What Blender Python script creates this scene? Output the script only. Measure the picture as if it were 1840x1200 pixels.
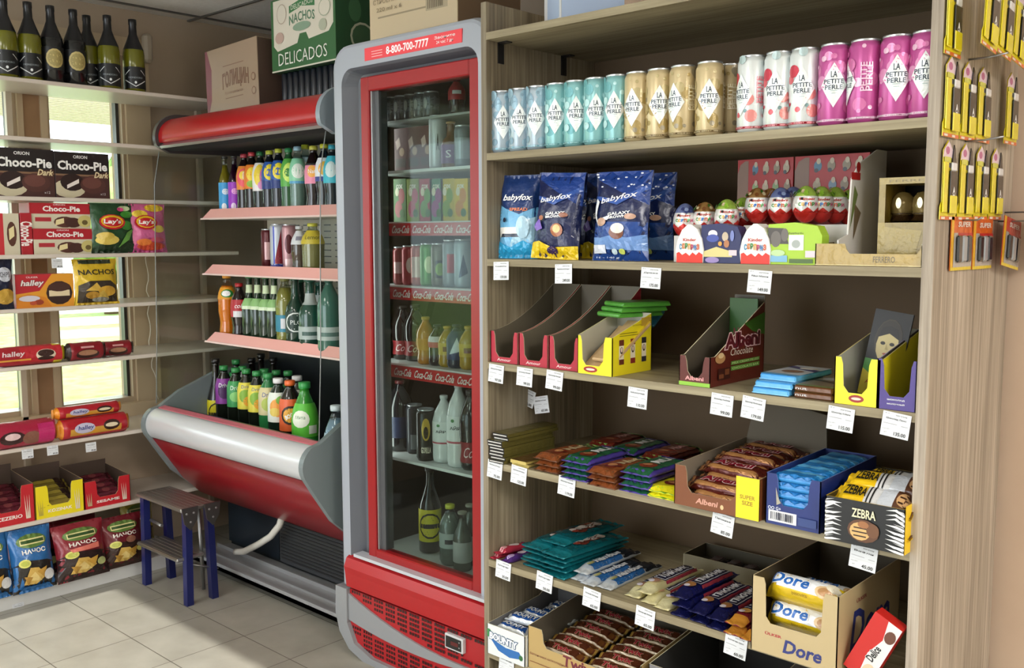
import bpy, math, random
from mathutils import Vector, Matrix
from mathutils.geometry import tessellate_polygon
R=random.Random(7)
SC=bpy.context.scene; COL=SC.collection
for o in list(bpy.data.objects): bpy.data.objects.remove(o)
# ---------------- camera (also used to read distances off the photograph) ----------------
F=1730.; PITCH=math.atan(177/1730.); YAW=math.radians(47.4); ROLL=math.radians(.15); EYE=Vector((0,0,1.26))
_h=Vector((-math.cos(YAW),math.sin(YAW),0)); _r=Vector((math.sin(YAW),math.cos(YAW),0))
_f=_h*math.cos(PITCH)+Vector((0,0,-math.sin(PITCH))); _u=_r.cross(_f)
cd=bpy.data.cameras.new('camera'); cam=bpy.data.objects.new('camera',cd); COL.objects.link(cam)
cd.sensor_width=36; cd.lens=36*F/1840; cd.clip_start=.02; cd.clip_end=200
cam.matrix_world=Matrix.Translation(EYE)@Matrix((_r,_u,-_f)).transposed().to_4x4()@Matrix.Rotation(-ROLL,4,'Z')
SC.camera=cam
def ray(px,py):
    a=(px-920)/F;b=(600-py)/F;c,s=math.cos(ROLL),math.sin(ROLL);a,b=a*c-b*s,a*s+b*c
    return _f+a*_r+b*_u
def onY(px,py,y): d=ray(px,py);return EYE+d*(y/d.y)
def onX(px,py,x): d=ray(px,py);return EYE+d*(x/d.x)
def onZ(px,py,z): d=ray(px,py);return EYE+d*((z-EYE.z)/d.z)
# ---------------- world, sun, fill lamps, exposure ----------------
W=bpy.data.worlds.new('sky'); SC.world=W; W.use_nodes=True
W.node_tree.nodes['Background'].inputs[0].default_value=(.86,.93,1,1)
W.node_tree.nodes['Background'].inputs[1].default_value=6.6
SC.view_settings.view_transform='Standard'; SC.view_settings.look='None'; SC.view_settings.gamma=1
SC.view_settings.use_curve_mapping=False; SC.view_settings.exposure=-0.22
def sun():
    l=bpy.data.lights.new('sun','SUN'); l.energy=9.0; l.angle=math.radians(.25); l.color=(1,.97,.92)
    o=bpy.data.objects.new('sun',l); COL.objects.link(o)
    d=Vector((0.02,math.cos(math.radians(26.15)),-math.sin(math.radians(26.15)))).normalized()
    o.rotation_euler=d.to_track_quat('-Z','Y').to_euler(); o.location=(0,-8,5)
sun()
FILL_LAMPS=[(-2.6,-.1,10),(-1.1,-.1,13),(1.15,.6,54),(.3,-.6,14),(-1.9,-1.5,8)]
# ---------------- materials ----------------
def lin(c): return c/12.92 if c<=.04045 else ((c+.055)/1.055)**2.4
def hx(s):
    s=s.lstrip('#')
    if len(s)==3: s=''.join(c*2 for c in s)
    return tuple(lin(int(s[i:i+2],16)/255) for i in(0,2,4))
MATS={}
def newmat(n):
    m=bpy.data.materials.new(n); m.use_nodes=True; nt=m.node_tree; MATS[n]=m
    return m,nt,nt.nodes['Principled BSDF']
def pm(n,rough=.5,metal=0,coat=0,bump=0,bs=40):
    m,nt,b=newmat(n); a=nt.nodes.new('ShaderNodeAttribute'); a.attribute_name='Col'
    nt.links.new(a.outputs['Color'],b.inputs['Base Color'])
    b.inputs['Roughness'].default_value=rough; b.inputs['Metallic'].default_value=metal; b.inputs['Coat Weight'].default_value=coat
    b.inputs['Coat Roughness'].default_value=.15
    if bump:
        t=nt.nodes.new('ShaderNodeTexNoise'); t.inputs['Scale'].default_value=bs; t.inputs['Detail'].default_value=3
        c=nt.nodes.new('ShaderNodeTexCoord'); nt.links.new(c.outputs['Object'],t.inputs['Vector'])
        p=nt.nodes.new('ShaderNodeBump'); p.inputs['Strength'].default_value=bump; p.inputs['Distance'].default_value=.01
        nt.links.new(t.outputs[0],p.inputs['Height']); nt.links.new(p.outputs[0],b.inputs['Normal'])
    return m
pm('paper',.45,0,.1); pm('matte',.8); pm('film',.28,.05,.3,.35,45); pm('foil',.22,.35,.2,.3,60); pm('metal',.3,.85,0); pm('alu',.30,.22,.2)
pm('plastic',.35,0,.15); pm('gloss',.12,0,.5); pm('steel',.38,.9,0,.05,30); pm('wall',.85,0,0,.08,30); pm('leaf',.8)
m,nt,b=newmat('juice'); a=nt.nodes.new('ShaderNodeAttribute'); a.attribute_name='Col'; nt.links.new(a.outputs['Color'],b.inputs['Base Color'])
b.inputs['Roughness'].default_value=.15; b.inputs['Subsurface Weight'].default_value=.3; b.inputs['Subsurface Radius'].default_value=(.02,.02,.02)
def glass(n,base=.06,rough=.02):
    m,nt,b=newmat(n); nt.nodes.remove(b); out=nt.nodes['Material Output']
    a=nt.nodes.new('ShaderNodeAttribute'); a.attribute_name='Col'
    t=nt.nodes.new('ShaderNodeBsdfTransparent'); g=nt.nodes.new('ShaderNodeBsdfGlossy'); g.inputs['Roughness'].default_value=rough
    ge=nt.nodes.new('ShaderNodeNewGeometry'); dt=nt.nodes.new('ShaderNodeVectorMath'); dt.operation='DOT_PRODUCT'
    nt.links.new(ge.outputs['Incoming'],dt.inputs[0]); nt.links.new(ge.outputs['Normal'],dt.inputs[1])
    def mth(op,x,y):
        n=nt.nodes.new('ShaderNodeMath'); n.operation=op
        for i,q in enumerate((x,y)):
            if q is None: continue
            if isinstance(q,(int,float)): n.inputs[i].default_value=q
            else: nt.links.new(q,n.inputs[i])
        return n.outputs[0]
    fz=mth('MAXIMUM',0.0,mth('ADD',mth('MULTIPLY',mth('POWER',mth('SUBTRACT',1.0,mth('ABSOLUTE',dt.outputs['Value'],None)),5.0),.7),.03+base))
    mx=nt.nodes.new('ShaderNodeMixShader'); nt.links.new(fz,mx.inputs[0])
    nt.links.new(a.outputs['Color'],t.inputs[0]); nt.links.new(t.outputs[0],mx.inputs[1]); nt.links.new(g.outputs[0],mx.inputs[2]); nt.links.new(mx.outputs[0],out.inputs[0])
glass('glass',-.01); glass('bottleglass',.04,.04)
def wood(n,vert,c1,c2,c3):
    m,nt,b=newmat(n); co=nt.nodes.new('ShaderNodeTexCoord'); mp=nt.nodes.new('ShaderNodeMapping')
    mp.inputs['Scale'].default_value=(120,120,3) if vert else (3,90,90)
    nt.links.new(co.outputs['Object'],mp.inputs[0])
    t=nt.nodes.new('ShaderNodeTexNoise'); t.inputs['Scale'].default_value=1; t.inputs['Detail'].default_value=6; t.inputs['Roughness'].default_value=.62; nt.links.new(mp.outputs[0],t.inputs[0])
    mp2=nt.nodes.new('ShaderNodeMapping'); mp2.inputs['Scale'].default_value=(12,12,.9) if vert else (.9,12,12); nt.links.new(co.outputs['Object'],mp2.inputs[0])
    t2=nt.nodes.new('ShaderNodeTexNoise'); t2.inputs['Scale'].default_value=1; t2.inputs['Detail'].default_value=2; nt.links.new(mp2.outputs[0],t2.inputs[0])
    ad=nt.nodes.new('ShaderNodeMath'); ad.operation='MULTIPLY_ADD'; ad.inputs[1].default_value=.45; nt.links.new(t2.outputs[0],ad.inputs[0])
    mu=nt.nodes.new('ShaderNodeMath'); mu.operation='MULTIPLY'; mu.inputs[1].default_value=.62; nt.links.new(t.outputs[0],mu.inputs[0]); nt.links.new(mu.outputs[0],ad.inputs[2])
    r=nt.nodes.new('ShaderNodeValToRGB'); e=r.color_ramp.elements; e[0].position=.36; e[0].color=(*hx(c1),1); e[1].position=.68; e[1].color=(*hx(c3),1)
    x=e.new(.52); x.color=(*hx(c2),1)
    nt.links.new(ad.outputs[0],r.inputs[0]); nt.links.new(r.outputs[0],b.inputs['Base Color']); b.inputs['Roughness'].default_value=.55
    p=nt.nodes.new('ShaderNodeBump'); p.inputs['Strength'].default_value=.12; nt.links.new(t.outputs[0],p.inputs['Height']); nt.links.new(p.outputs[0],b.inputs['Normal'])
wood('oak_upright',True,'64594a','857963','a69a83'); wood('oak_board',False,'75694f','92866a','aa9e80')
wood('oak_upright_lit',True,'7b7062','a29585','c4b8a8')  # same oak, lightened to paint in the light on the right side panel
def tiles():
    m,nt,b=newmat('floor_tile'); co=nt.nodes.new('ShaderNodeTexCoord'); mp=nt.nodes.new('ShaderNodeMapping'); mp.inputs['Location'].default_value=(.115,-.098,0)
    nt.links.new(co.outputs['Object'],mp.inputs[0]); br=nt.nodes.new('ShaderNodeTexBrick'); br.offset=0; br.squash=1
    br.inputs['Scale'].default_value=1; br.inputs['Brick Width'].default_value=.25; br.inputs['Row Height'].default_value=.248; br.inputs['Mortar Size'].default_value=.0016; br.inputs['Mortar Smooth'].default_value=.2
    br.inputs['Color1'].default_value=(*hx('a6a397'),1); br.inputs['Color2'].default_value=(*hx('a09d91'),1); br.inputs['Mortar'].default_value=(*hx('5f5b50'),1)
    nt.links.new(mp.outputs[0],br.inputs[0]); t=nt.nodes.new('ShaderNodeTexNoise'); t.inputs['Scale'].default_value=9; t.inputs['Detail'].default_value=6
    nt.links.new(co.outputs['Object'],t.inputs[0]); r=nt.nodes.new('ShaderNodeValToRGB'); e=r.color_ramp.elements; e[0].position=.3; e[0].color=(.8,.8,.79,1); e[1].position=.7; e[1].color=(1,1,1,1)
    nt.links.new(t.outputs[0],r.inputs[0]); mx=nt.nodes.new('ShaderNodeMix'); mx.data_type='RGBA'; mx.blend_type='MULTIPLY'; mx.inputs[0].default_value=1
    nt.links.new(br.outputs[0],mx.inputs[6]); nt.links.new(r.outputs[0],mx.inputs[7]); nt.links.new(mx.outputs[2],b.inputs['Base Color'])
    b.inputs['Roughness'].default_value=.38; p=nt.nodes.new('ShaderNodeBump'); p.invert=True; p.inputs['Strength'].default_value=.3; p.inputs['Distance'].default_value=.002; nt.links.new(br.outputs['Fac'],p.inputs['Height']); nt.links.new(p.outputs[0],b.inputs['Normal'])
tiles()
def noisy(n,c1,c2,sc,rough=.8):
    m,nt,b=newmat(n); co=nt.nodes.new('ShaderNodeTexCoord'); t=nt.nodes.new('ShaderNodeTexNoise'); t.inputs['Scale'].default_value=sc; t.inputs['Detail'].default_value=5
    nt.links.new(co.outputs['Object'],t.inputs[0]); r=nt.nodes.new('ShaderNodeValToRGB'); e=r.color_ramp.elements; e[0].position=.35; e[1].position=.65; e[0].color=(*hx(c1),1); e[1].color=(*hx(c2),1)
    nt.links.new(t.outputs[0],r.inputs[0]); nt.links.new(r.outputs[0],b.inputs['Base Color']); b.inputs['Roughness'].default_value=rough
noisy('plaster','b3a08a','bdab95',3); noisy('warm_lit_plaster','d3b79e','dcc2aa',3); noisy('ceiling_panel','dedbd6','e6e3de',60); noisy('paving','c9c6bd','d8d5cc',2); noisy('grass','7d9440','a8b565',5); noisy('foliage','4f7a2e','97b060',4)
noisy('cardboard','b39a75','bba37e',30); noisy('taupe','65523c','6d5942',2); noisy('pine','8f6c4c','a98663',3,.6); noisy('kick_white','d9d9d6','e6e6e3',6,.5)
def lamp_mat():
    m,nt,b=newmat('lamp_diffuser'); b.inputs['Emission Color'].default_value=(1,.97,.93,1); b.inputs['Emission Strength'].default_value=4
lamp_mat()
# ---------------- mesh builder ----------------
class MB:
    def __init__(s,kind='paper',col='fff'): s.v=[];s.f=[];s.c=[];s.m=[];s.k=kind;s.col=col;s.sm=[]
    def face(s,idx,col=None,kind=None,smooth=False): s.f.append(tuple(idx)); s.c.append(col or s.col); s.m.append(kind or s.k); s.sm.append(smooth)
    def quadv(s,p,col=None,kind=None,smooth=False):
        n=len(s.v); s.v.extend(tuple(q) for q in p); s.face(range(n,n+len(p)),col,kind,smooth)
    def box(s,x0,x1,y0,y1,z0,z1,col=None,kind=None,M=None,bev=0):
        b=min(bev,(x1-x0)/2.01,(y1-y0)/2.01,(z1-z0)/2.01)
        if b<=0:
            P=[(x,y,z) for z in(z0,z1) for x,y in((x0,y0),(x1,y0),(x1,y1),(x0,y1))]
            Fs=[(3,2,1,0),(4,5,6,7),(0,1,5,4),(1,2,6,5),(2,3,7,6),(3,0,4,7)]
        else:
            P=[];Fs=[]
            for z,i in((z0,b),(z0+b,0),(z1-b,0),(z1,b)):
                P+=[(x0+b+0*i,y0+i,z),(x1-b,y0+i,z),(x1-i,y0+b,z),(x1-i,y1-b,z),(x1-b,y1-i,z),(x0+b,y1-i,z),(x0+i,y1-b,z),(x0+i,y0+b,z)]
            for k in range(3):
                for j in range(8): a=k*8+j;c=k*8+(j+1)%8; Fs.append((a,c,c+8,a+8))
            Fs.append(tuple(range(7,-1,-1))); Fs.append(tuple(range(24,32)))
        n=len(s.v); s.v.extend([tuple(M(*p)) if M else p for p in P])
        for f in Fs: s.face([n+i for i in f],col,kind)
    def lathe(s,prof,seg=20,col=None,kind=None,cx=0,cy=0,axis='z',cols=None,M=None,capb=True,capt=True):
        n=len(s.v)
        for r,z in prof:
            for k in range(seg):
                a=2*math.pi*k/seg; p=(cx+r*math.cos(a),cy+r*math.sin(a),z)
                s.v.append(tuple(M(*p)) if M else p)
        for i in range(len(prof)-1):
            for k in range(seg):
                a=n+i*seg+k;b=n+i*seg+(k+1)%seg; s.face((a,b,b+seg,a+seg),cols[i] if cols else col,kind,True)
        if capb and prof[0][0]>1e-5: s.face([n+k for k in range(seg)][::-1],cols[0] if cols else col,kind)
        if capt and prof[-1][0]>1e-5: q=n+(len(prof)-1)*seg; s.face([q+k for k in range(seg)],cols[-1] if cols else col,kind)
    def tube(s,pts,r,seg=10,col=None,kind=None):
        pts=[Vector(p) for p in pts]; n=len(s.v); m=len(pts)
        for i,p in enumerate(pts):
            t=(pts[min(i+1,m-1)]-pts[max(i-1,0)]).normalized(); a=t.orthogonal().normalized()
            if i and abs(t.dot(pa))<.99: a=(pa-t*pa.dot(t)).normalized()
            pa=a; b=t.cross(a)
            for k in range(seg): q=2*math.pi*k/seg; s.v.append(tuple(p+r*(math.cos(q)*a+math.sin(q)*b)))
        for i in range(m-1):
            for k in range(seg): a=n+i*seg+k;b=n+i*seg+(k+1)%seg; s.face((a,b,b+seg,a+seg),col,kind,True)
        s.face([n+k for k in range(seg)][::-1],col,kind); s.face([n+(m-1)*seg+k for k in range(seg)],col,kind)
    def prism(s,poly,M,t,col=None,cin=None,kind=None,edge=None):
        n=len(s.v); m=len(poly)
        for u,v in poly: s.v.append(tuple(M(u,v,0)))
        for u,v in poly: s.v.append(tuple(M(u,v,-t)))
        for a,b,c in tessellate_polygon([[Vector((u,v,0)) for u,v in poly]]):
            s.face((n+a,n+b,n+c),col,kind); s.face((n+m+c,n+m+b,n+m+a),cin or col,kind)
        for i in range(m):
            j=(i+1)%m; s.face((n+i,n+j,n+m+j,n+m+i),edge or cin or col,kind)
    def bridge(s,loops,col=None,kind=None,smooth=False,closed=True):
        n=len(s.v); m=len(loops[0])
        for L in loops: s.v.extend(tuple(p) for p in L)
        for i in range(len(loops)-1):
            for k in range(m if closed else m-1):
                a=n+i*m+k;b=n+i*m+(k+1)%m; s.face((a,b,b+m,a+m),col,kind,smooth)
    def build(s,name,parent=None,loc=(0,0,0),rz=0,rot=None):
        me=bpy.data.meshes.new(name); me.from_pydata(s.v,[],s.f)
        names=sorted(set(s.m))
        for k in names: me.materials.append(MATS[k])
        mi={k:i for i,k in enumerate(names)}; ca=me.color_attributes.new('Col','FLOAT_COLOR','CORNER'); cc={}
        arr=[]
        for f,c in zip(s.f,s.c):
            if c not in cc: cc[c]=[*hx(c),1.0]
            arr+=cc[c]*len(f)
        ca.data.foreach_set('color',arr)
        me.polygons.foreach_set('material_index',[mi[k] for k in s.m]); me.polygons.foreach_set('use_smooth',s.sm); me.update()
        o=bpy.data.objects.new(name,me); COL.objects.link(o); o.location=loc
        o.rotation_euler=rot if rot else (0,0,rz)
        if parent: o.parent=parent
        return o
def clip(poly,w,h):
    for ax,lim,sg in((0,-w/2,1),(0,w/2,-1),(1,0,1),(1,h,-1)):
        out=[]; m=len(poly)
        for i in range(m):
            a,b=poly[i],poly[(i+1)%m]; da,db=(a[ax]-lim)*sg,(b[ax]-lim)*sg
            if da>=0: out.append(a)
            if (da>=0)!=(db>=0): t=da/(da-db); out.append((a[0]+(b[0]-a[0])*t,a[1]+(b[1]-a[1])*t))
        poly=out
        if len(poly)<3: return []
    return poly
FC={}
def font(txt,off=0.):
    k=(txt,off)
    if k in FC: return FC[k]
    c=bpy.data.curves.new('t','FONT'); c.body=txt; c.resolution_u=2; c.offset=off
    o=bpy.data.objects.new('t',c); COL.objects.link(o); bpy.context.view_layer.update()
    dg=bpy.context.evaluated_depsgraph_get(); me=bpy.data.meshes.new_from_object(o.evaluated_get(dg))
    v=[(p.co.x,p.co.y) for p in me.vertices]; t=[tuple(p.vertices) for p in me.polygons]
    bpy.data.objects.remove(o); bpy.data.curves.remove(c); bpy.data.meshes.remove(me)
    x0=min(p[0] for p in v);x1=max(p[0] for p in v);y0=min(p[1] for p in v);y1=max(p[1] for p in v)
    FC[k]=(v,t,(x0,x1,y0,y1)); return FC[k]
LAY=.00035
def art(mb,M,w,h,shapes,sub=0,kind=None,lay0=1,lay=LAY):
    """shapes in 0..1 coordinates of a w x h panel, mapped by M(u,v,height)"""
    L=lay0; INC=.6 if len(shapes)<=14 else .6*14/len(shapes)
    def tri(a,b,c,hh,col,d=0):
        if sub and d<6:
            e=[((a[0]-b[0])**2+(a[1]-b[1])**2,0),((b[0]-c[0])**2+(b[1]-c[1])**2,1),((c[0]-a[0])**2+(c[1]-a[1])**2,2)]
            l,i=max(e)
            if l>sub*sub:
                p=[a,b,c]; p=p[i:]+p[:i]; m=((p[0][0]+p[1][0])/2,(p[0][1]+p[1][1])/2)
                tri(p[0],m,p[2],hh,col,d+1); tri(m,p[1],p[2],hh,col,d+1); return
        n=len(mb.v); mb.v.extend([tuple(M(*q,hh)) for q in(a,b,c)]); mb.face((n,n+1,n+2),col,kind,bool(sub))
    for s in shapes:
        t=s[0]; hh=L*lay
        if t=='t':
            _,txt,cx,cy,tw,th,col=s[:7]; o=s[7] if len(s)>7 else {}
            def put(off,col,hh):
                v,ts,bb=font(txt,o.get('b',0)+off); b0=font(txt,o.get('b',0))[2]
                sx=tw*w/(b0[1]-b0[0]); sy=th*h/(b0[3]-b0[2]); mx,my=(b0[0]+b0[1])/2,(b0[2]+b0[3])/2
                sh=o.get('s',0); r=o.get('r',0); ca,sa=math.cos(r),math.sin(r); ar=o.get('arc',0)
                q=[]
                for x,y in v:
                    X,Y=(x-mx)*sx,(y-my)*sy; X+=sh*Y; Y+=ar*h*(1-(2*X/(tw*w))**2) if ar else 0
                    q.append(((cx-.5)*w+X*ca-Y*sa,cy*h+X*sa+Y*ca))
                if sub:
                    for f in ts:
                        for k in range(1,len(f)-1): tri(q[f[0]],q[f[k]],q[f[k+1]],hh,col,2)
                    return
                n=len(mb.v); mb.v.extend(tuple(M(a,b,hh)) for a,b in q)
                for f in ts: mb.face([n+i for i in f],col,kind)
            if 'o' in o: put(o.get('ow',.03),o['o'],hh); hh+=LAY
            put(0,col,hh); L+=(1.2 if 'o' in o else .6)*INC/.6; continue
        if t=='r': poly=[(s[1],s[2]),(s[3],s[2]),(s[3],s[4]),(s[1],s[4])]; col=s[5]
        elif t=='p': poly=s[1]; col=s[2]
        elif t=='e':
            a=s[6] if len(s)>6 else 0; col=s[5]; asp=h/w
            poly=[]
            for k in range(14):
                X=s[3]*math.cos(k*math.pi/7);Y=s[4]*math.sin(k*math.pi/7)
                poly.append((s[1]+X*math.cos(a)-Y*math.sin(a)*asp,s[2]+X*math.sin(a)/asp+Y*math.cos(a)))
        poly=clip([((x-.5)*w,y*h) for x,y in poly],w,h)
        if len(poly)<3: continue
        for a,b,c in tessellate_polygon([[Vector((u,v,0)) for u,v in poly]]): tri(poly[a],poly[b],poly[c],hh,col)
        L+=INC
def front(y0,x0=0,z0=0): return lambda u,v,h:(x0+u,y0-h,z0+v)
def top(z0,yc0): return lambda u,v,h:(u,yc0+v,z0+h)
def right(x0,yc): return lambda u,v,h:(x0+h,yc+u,v)
def cyl(Rr): return lambda u,v,h:((Rr+h)*math.sin(u/Rr),-(Rr+h)*math.cos(u/Rr),v)
# ---------------- objects ----------------
def tag(o,label,cat,group=None):
    o['label']=label; o['category']=cat
    if group: o['group']=group
    return o
def st(o): o['kind']='structure'; return o
def empty(name,loc=(0,0,0),rz=0):
    o=bpy.data.objects.new(name,None); COL.objects.link(o); o.location=loc; o.rotation_euler=(0,0,rz); o.empty_display_size=.05; return o
def dup(o,loc,rz,label,group=None):
    def cp(a,par):
        c=a.copy(); COL.objects.link(c)
        if par: c.parent=par
        for ch in [x for x in KIDS.get(a.name,[])]: cp(ch,c)
        return c
    if o.name not in KIDS: KIDS[o.name]=list(o.children)
    c=cp(o,None); c.location=loc; c.rotation_euler=(0,0,rz) if not isinstance(rz,tuple) else rz; c['label']=label
    if group: c['group']=group
    return c
KIDS={}
# ================= the setting =================
XW=-3.72; YB=2.66; YR=2.165; ZC=2.14; YF=-2.6; XR=1.6
def B(name,x0,x1,y0,y1,z0,z1,mat,parent=None,col='fff',bev=0):
    b=MB(mat,col); b.box(x0,x1,y0,y1,z0,z1,bev=bev); return b.build(name,parent)
st(B('floor',XW-.12,XR,YF,YB,-.06,0,'floor_tile'))
st(B('ceiling',XW-.12,XR,YF,YB,ZC,ZC+.05,'ceiling_panel'))
b=MB('plastic','55534f')
for i in range(10): x=-3.62+i*.51; b.box(x-.006,x+.006,YF,YB,ZC-.006,ZC)
for j in range(11): y=-2.5+j*.51; b.box(XW,XR,y-.006,y+.006,ZC-.0063,ZC-.0002)
st(b.build('trim_1'))
st(B('wall_back',XW-.12,-1.62,YB,YB+.1,0,ZC,'plaster'))
st(B('wall_back_step',-1.66,-1.6,YR+.1,YB,0,ZC,'plaster'))
st(B('wall_right_back',-1.66,XR,YR,YR+.1,0,ZC,'warm_lit_plaster'))  # warm plaster, lightened so its colour carries the light on this wall
st(B('wall_right',XR,XR+.1,YF,YR,0,ZC,'kick_white'))
# left wall with openings; each window has panes between y0..y1
WZ0,WZ1=.60,1.96
wins=[(1.5,1.80),(.9,1.395),(.35,.80),(-.45,.25),(-1.3,-.6)]
b=MB('plaster'); x0,x1=XW-.12,XW
b.box(x0,x1,YF,YB,0,WZ0); b.box(x0,x1,YF,YB,WZ1,ZC)
ys=[YF]+[q for w in sorted(wins) for q in w]+[YB]
for i in range(0,len(ys),2): b.box(x0,x1,ys[i],ys[i+1],WZ0,WZ1)
st(b.build('wall_left'))
for i,(a,c) in enumerate(wins):
    b=MB('plastic','b39f84')
    for q in((a,a+.012,WZ0,WZ1),(c-.012,c,WZ0,WZ1),(a+.012,c-.012,WZ0,WZ0+.02),(a+.012,c-.012,WZ1-.02,WZ1)): b.box(x1-.07,x1+.006,*q)
    f=st(b.build('window_%d'%(i+1)))
    g=MB('plastic','2a2622'); 
    for q in((a+.012,a+.02,WZ0+.02,WZ1-.02),(c-.024,c-.012,WZ0+.02,WZ1-.02)): g.box(x1-.05,x1-.02,*q)
    g.build('gasket',f)
    g=MB('glass','f4f8f6'); g.box(x1-.04,x1-.034,a+.02,c-.024,WZ0+.02,WZ1-.02); g.build('pane',f)
b=MB('pine'); b.box(XW,XW+.012,1.415,1.475,.56,1.985); st(b.build('trim_2'))
b=MB('plastic','c9b596'); b.box(XW,XW+.02,1.395,1.415,.56,1.985); b.box(XW,XW+.02,1.475,1.50,.56,1.985)
b.box(XW,XW+.02,1.80,1.90,.54,2.03); b.box(XW,XW+.02,.2,1.395,1.96,2.03); b.box(XW,XW+.0195,1.395,1.80,1.96,2.03); b.box(XW,XW+.04,.2,1.90,.52,.60); st(b.build('trim_3'))
# front wall behind the viewer with the wide shop window the daylight patch comes through
b=MB('kick_white'); b.box(XW-.12,-3.45,YF-.1,YF,0,ZC); b.box(-1.0,XR+.1,YF-.1,YF,0,ZC); b.box(-3.45,-1.0,YF-.1,YF,2.06,ZC); b.box(-3.45,-1.0,YF-.1,YF,0,.15); st(b.build('wall_front'))
b=MB('plastic','d8d4cc')
for x in(-3.45,-2.3,-1.04): b.box(x,x+.04,YF-.09,YF-.01,.15,2.06)
st(b.build('window_6'))
# ceiling panels added out of view to fill the room with light
for (x,y,e) in FILL_LAMPS:
    t=tag(empty('ceiling_fill_panel',(x,y,ZC)),'square flush ceiling panel added out of view as fill light','light','added ceiling fill panels')
    b=MB('plastic','eee'); b.box(-.3,.3,-.3,.3,-.02,0); b.build('frame',t)
    b=MB('lamp_diffuser'); b.box(-.28,.28,-.28,.28,-.024,-.02); b.build('diffuser',t)
    l=bpy.data.lights.new('panel_fill_light','AREA'); l.energy=e; l.size=.54; l.color=(1,.96,.9); o=bpy.data.objects.new('panel_fill_light',l); COL.objects.link(o); o.parent=t; o.location=(0,0,-.03)
# outside
st(B('paving',-8.5,XW-.13,-9,16,-.5,-.35,'paving')); st(B('lawn',-26,-8.5,-14,30,-.5,-.36,'grass'))
b=MB('plastic','efe6cf'); b.box(-9,XW-.13,-4,9,2.3,2.36)
st(b.build('porch_ceiling'))
b=MB('plastic','b7ad96')
for i in range(52): b.box(-8.9+i*.1,-8.89+i*.1,-4,9,2.292,2.3)
st(b.build('trim_4'))
t=tag(empty('garden_bench',(-9.4,4.35,-.36),math.radians(80)),'white slatted garden bench outside the window on the grass','bench')
for z,y in((.45,-.1),(.45,.05),(.62,.2),(.74,.22),(.86,.24)): b=MB('matte','eceae4'); b.box(-.8,.8,y-.05,y+.05 if z<.5 else y-.03,z,z+(.03 if z<.5 else .08)); b.build('slat',t)
for x in(-.7,.7):
    for y in(-.12,.2): b=MB('matte','d9d7d0'); b.box(x-.025,x+.025,y-.025,y+.025,0,.45 if y<0 else .94); b.build('leg',t)
for i in range(7):
    x,y=-19+R.uniform(-2,2),-4+i*4.4; t=tag(empty('garden_tree',(x,y,-.36)),'leafy bright green tree at the far side of the lawn','tree','trees beyond the lawn')
    b=MB('matte','6b5138'); b.lathe([(.16,0),(.1,1.5)],8); b.build('trunk',t)
    b=MB('foliage')
    for k in range(9):
        cx,cy,cz,r=R.uniform(-.9,.9),R.uniform(-.9,.9),1.2+R.uniform(0,1.8),R.uniform(.6,1)
        n=len(b.v)
        for i2 in range(7):
            for j2 in range(10):
                th=math.pi*i2/6; ph=math.pi*2*j2/10; rr=r*R.uniform(.8,1.15); b.v.append((cx+rr*math.sin(th)*math.cos(ph),cy+rr*math.sin(th)*math.sin(ph),cz+rr*math.cos(th)))
        for i2 in range(6):
            for j2 in range(10): a=n+i2*10+j2;c=n+i2*10+(j2+1)%10; b.face((a,c,c+10,a+10),None,None,True)
    b.build('crown',t)
# ================= oak bookcase =================
BX0,BX1,BY0,BY1=-1.662,-.585,1.70,2.13
bz=[.204,.445,.699,.949,1.203,1.458,1.743]
bc=tag(empty('shelving_unit',(BX0,BY0,0)),'tall pale oak open shelving unit filled with sweets and cans','shelf')
T=.017
def BC(n,x0,x1,y0,y1,z0,z1,m): b=MB(m); b.box(x0-BX0,x1-BX0,y0-BY0,y1-BY0,z0,z1); return b.build(n,bc)
BC('side_panel',BX0,BX0+T,BY0,BY1,0,1.815,'oak_upright'); BC('side_panel',BX1-.02,BX1,BY0,BY1,0,1.96,'oak_upright_lit')
BC('back_panel',BX0+T,BX1-.02,BY1-.006,BY1,.03,1.74,'taupe')
for z in[.03]+bz: BC('shelf_board',BX0+T,BX1-.02,BY0,BY1-.008,z-T,z,'oak_board')
for (px,y) in((885,1.74),(1018,1.98)):
    b=MB('plastic','1c1c1e'); z=1.743-T; b.box(T,T+.003,y-1.7,y-1.68,z-.05,z); b.box(T,T+.03,y-1.7,y-1.68,z-.003,z); b.build('bracket',bc)
# ================= window shelving =================
ws=tag(empty('window_shelving',(-3.70,0,0)),'white wall shelving in front of the left window, snacks on every board','shelf')
wz=[(1.787,-3.42),(1.594,-3.42),(1.395,-3.42),(1.20,-3.41),(1.018,-3.41),(.825,-3.40),(.548,-3.40),(.285,-3.40)]
for z,x in wz:
    b=MB('plastic','d9cfc4'); b.box(0,x+3.70,.6,2.10,z-.014,z,bev=.002); b.build('shelf_board',ws)
b=MB('kick_white'); b.box(0,.30,.6,1.85,0,.035); b.box(.28,.30,.6,1.85,.035,.05); b.build('plinth',ws)
b=MB('plaster'); b.box(-.01,.0,.6,2.1,.05,.52); b.build('back_panel',ws)
for y in(1.36,2.10): b=MB('plastic','c8bba6'); b.box(0,.02,y-.01,y+.01,.05,1.787); b.build('upright',ws)
o=B('junction_box',-3.70,-3.40,2.56,2.655,1.15,1.37,'plastic',None,'cdc3b0',.006); tag(o,'pale wall box behind the cooler shelves, beside the window shelving','box')
b=MB('plastic','e9e2d2'); pts=[]
for k in range(30): pts.append((XW+.05+.004*math.sin(k*1.9),1.845+.006*math.sin(k*1.3)+(.0 if k<20 else (k-20)*.003),1.24-k*.022))
b.tube(pts,.0022,6); tag(b.build('blind_cord'),'cream knotted blind cord hanging down the window casing','cord')
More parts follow.
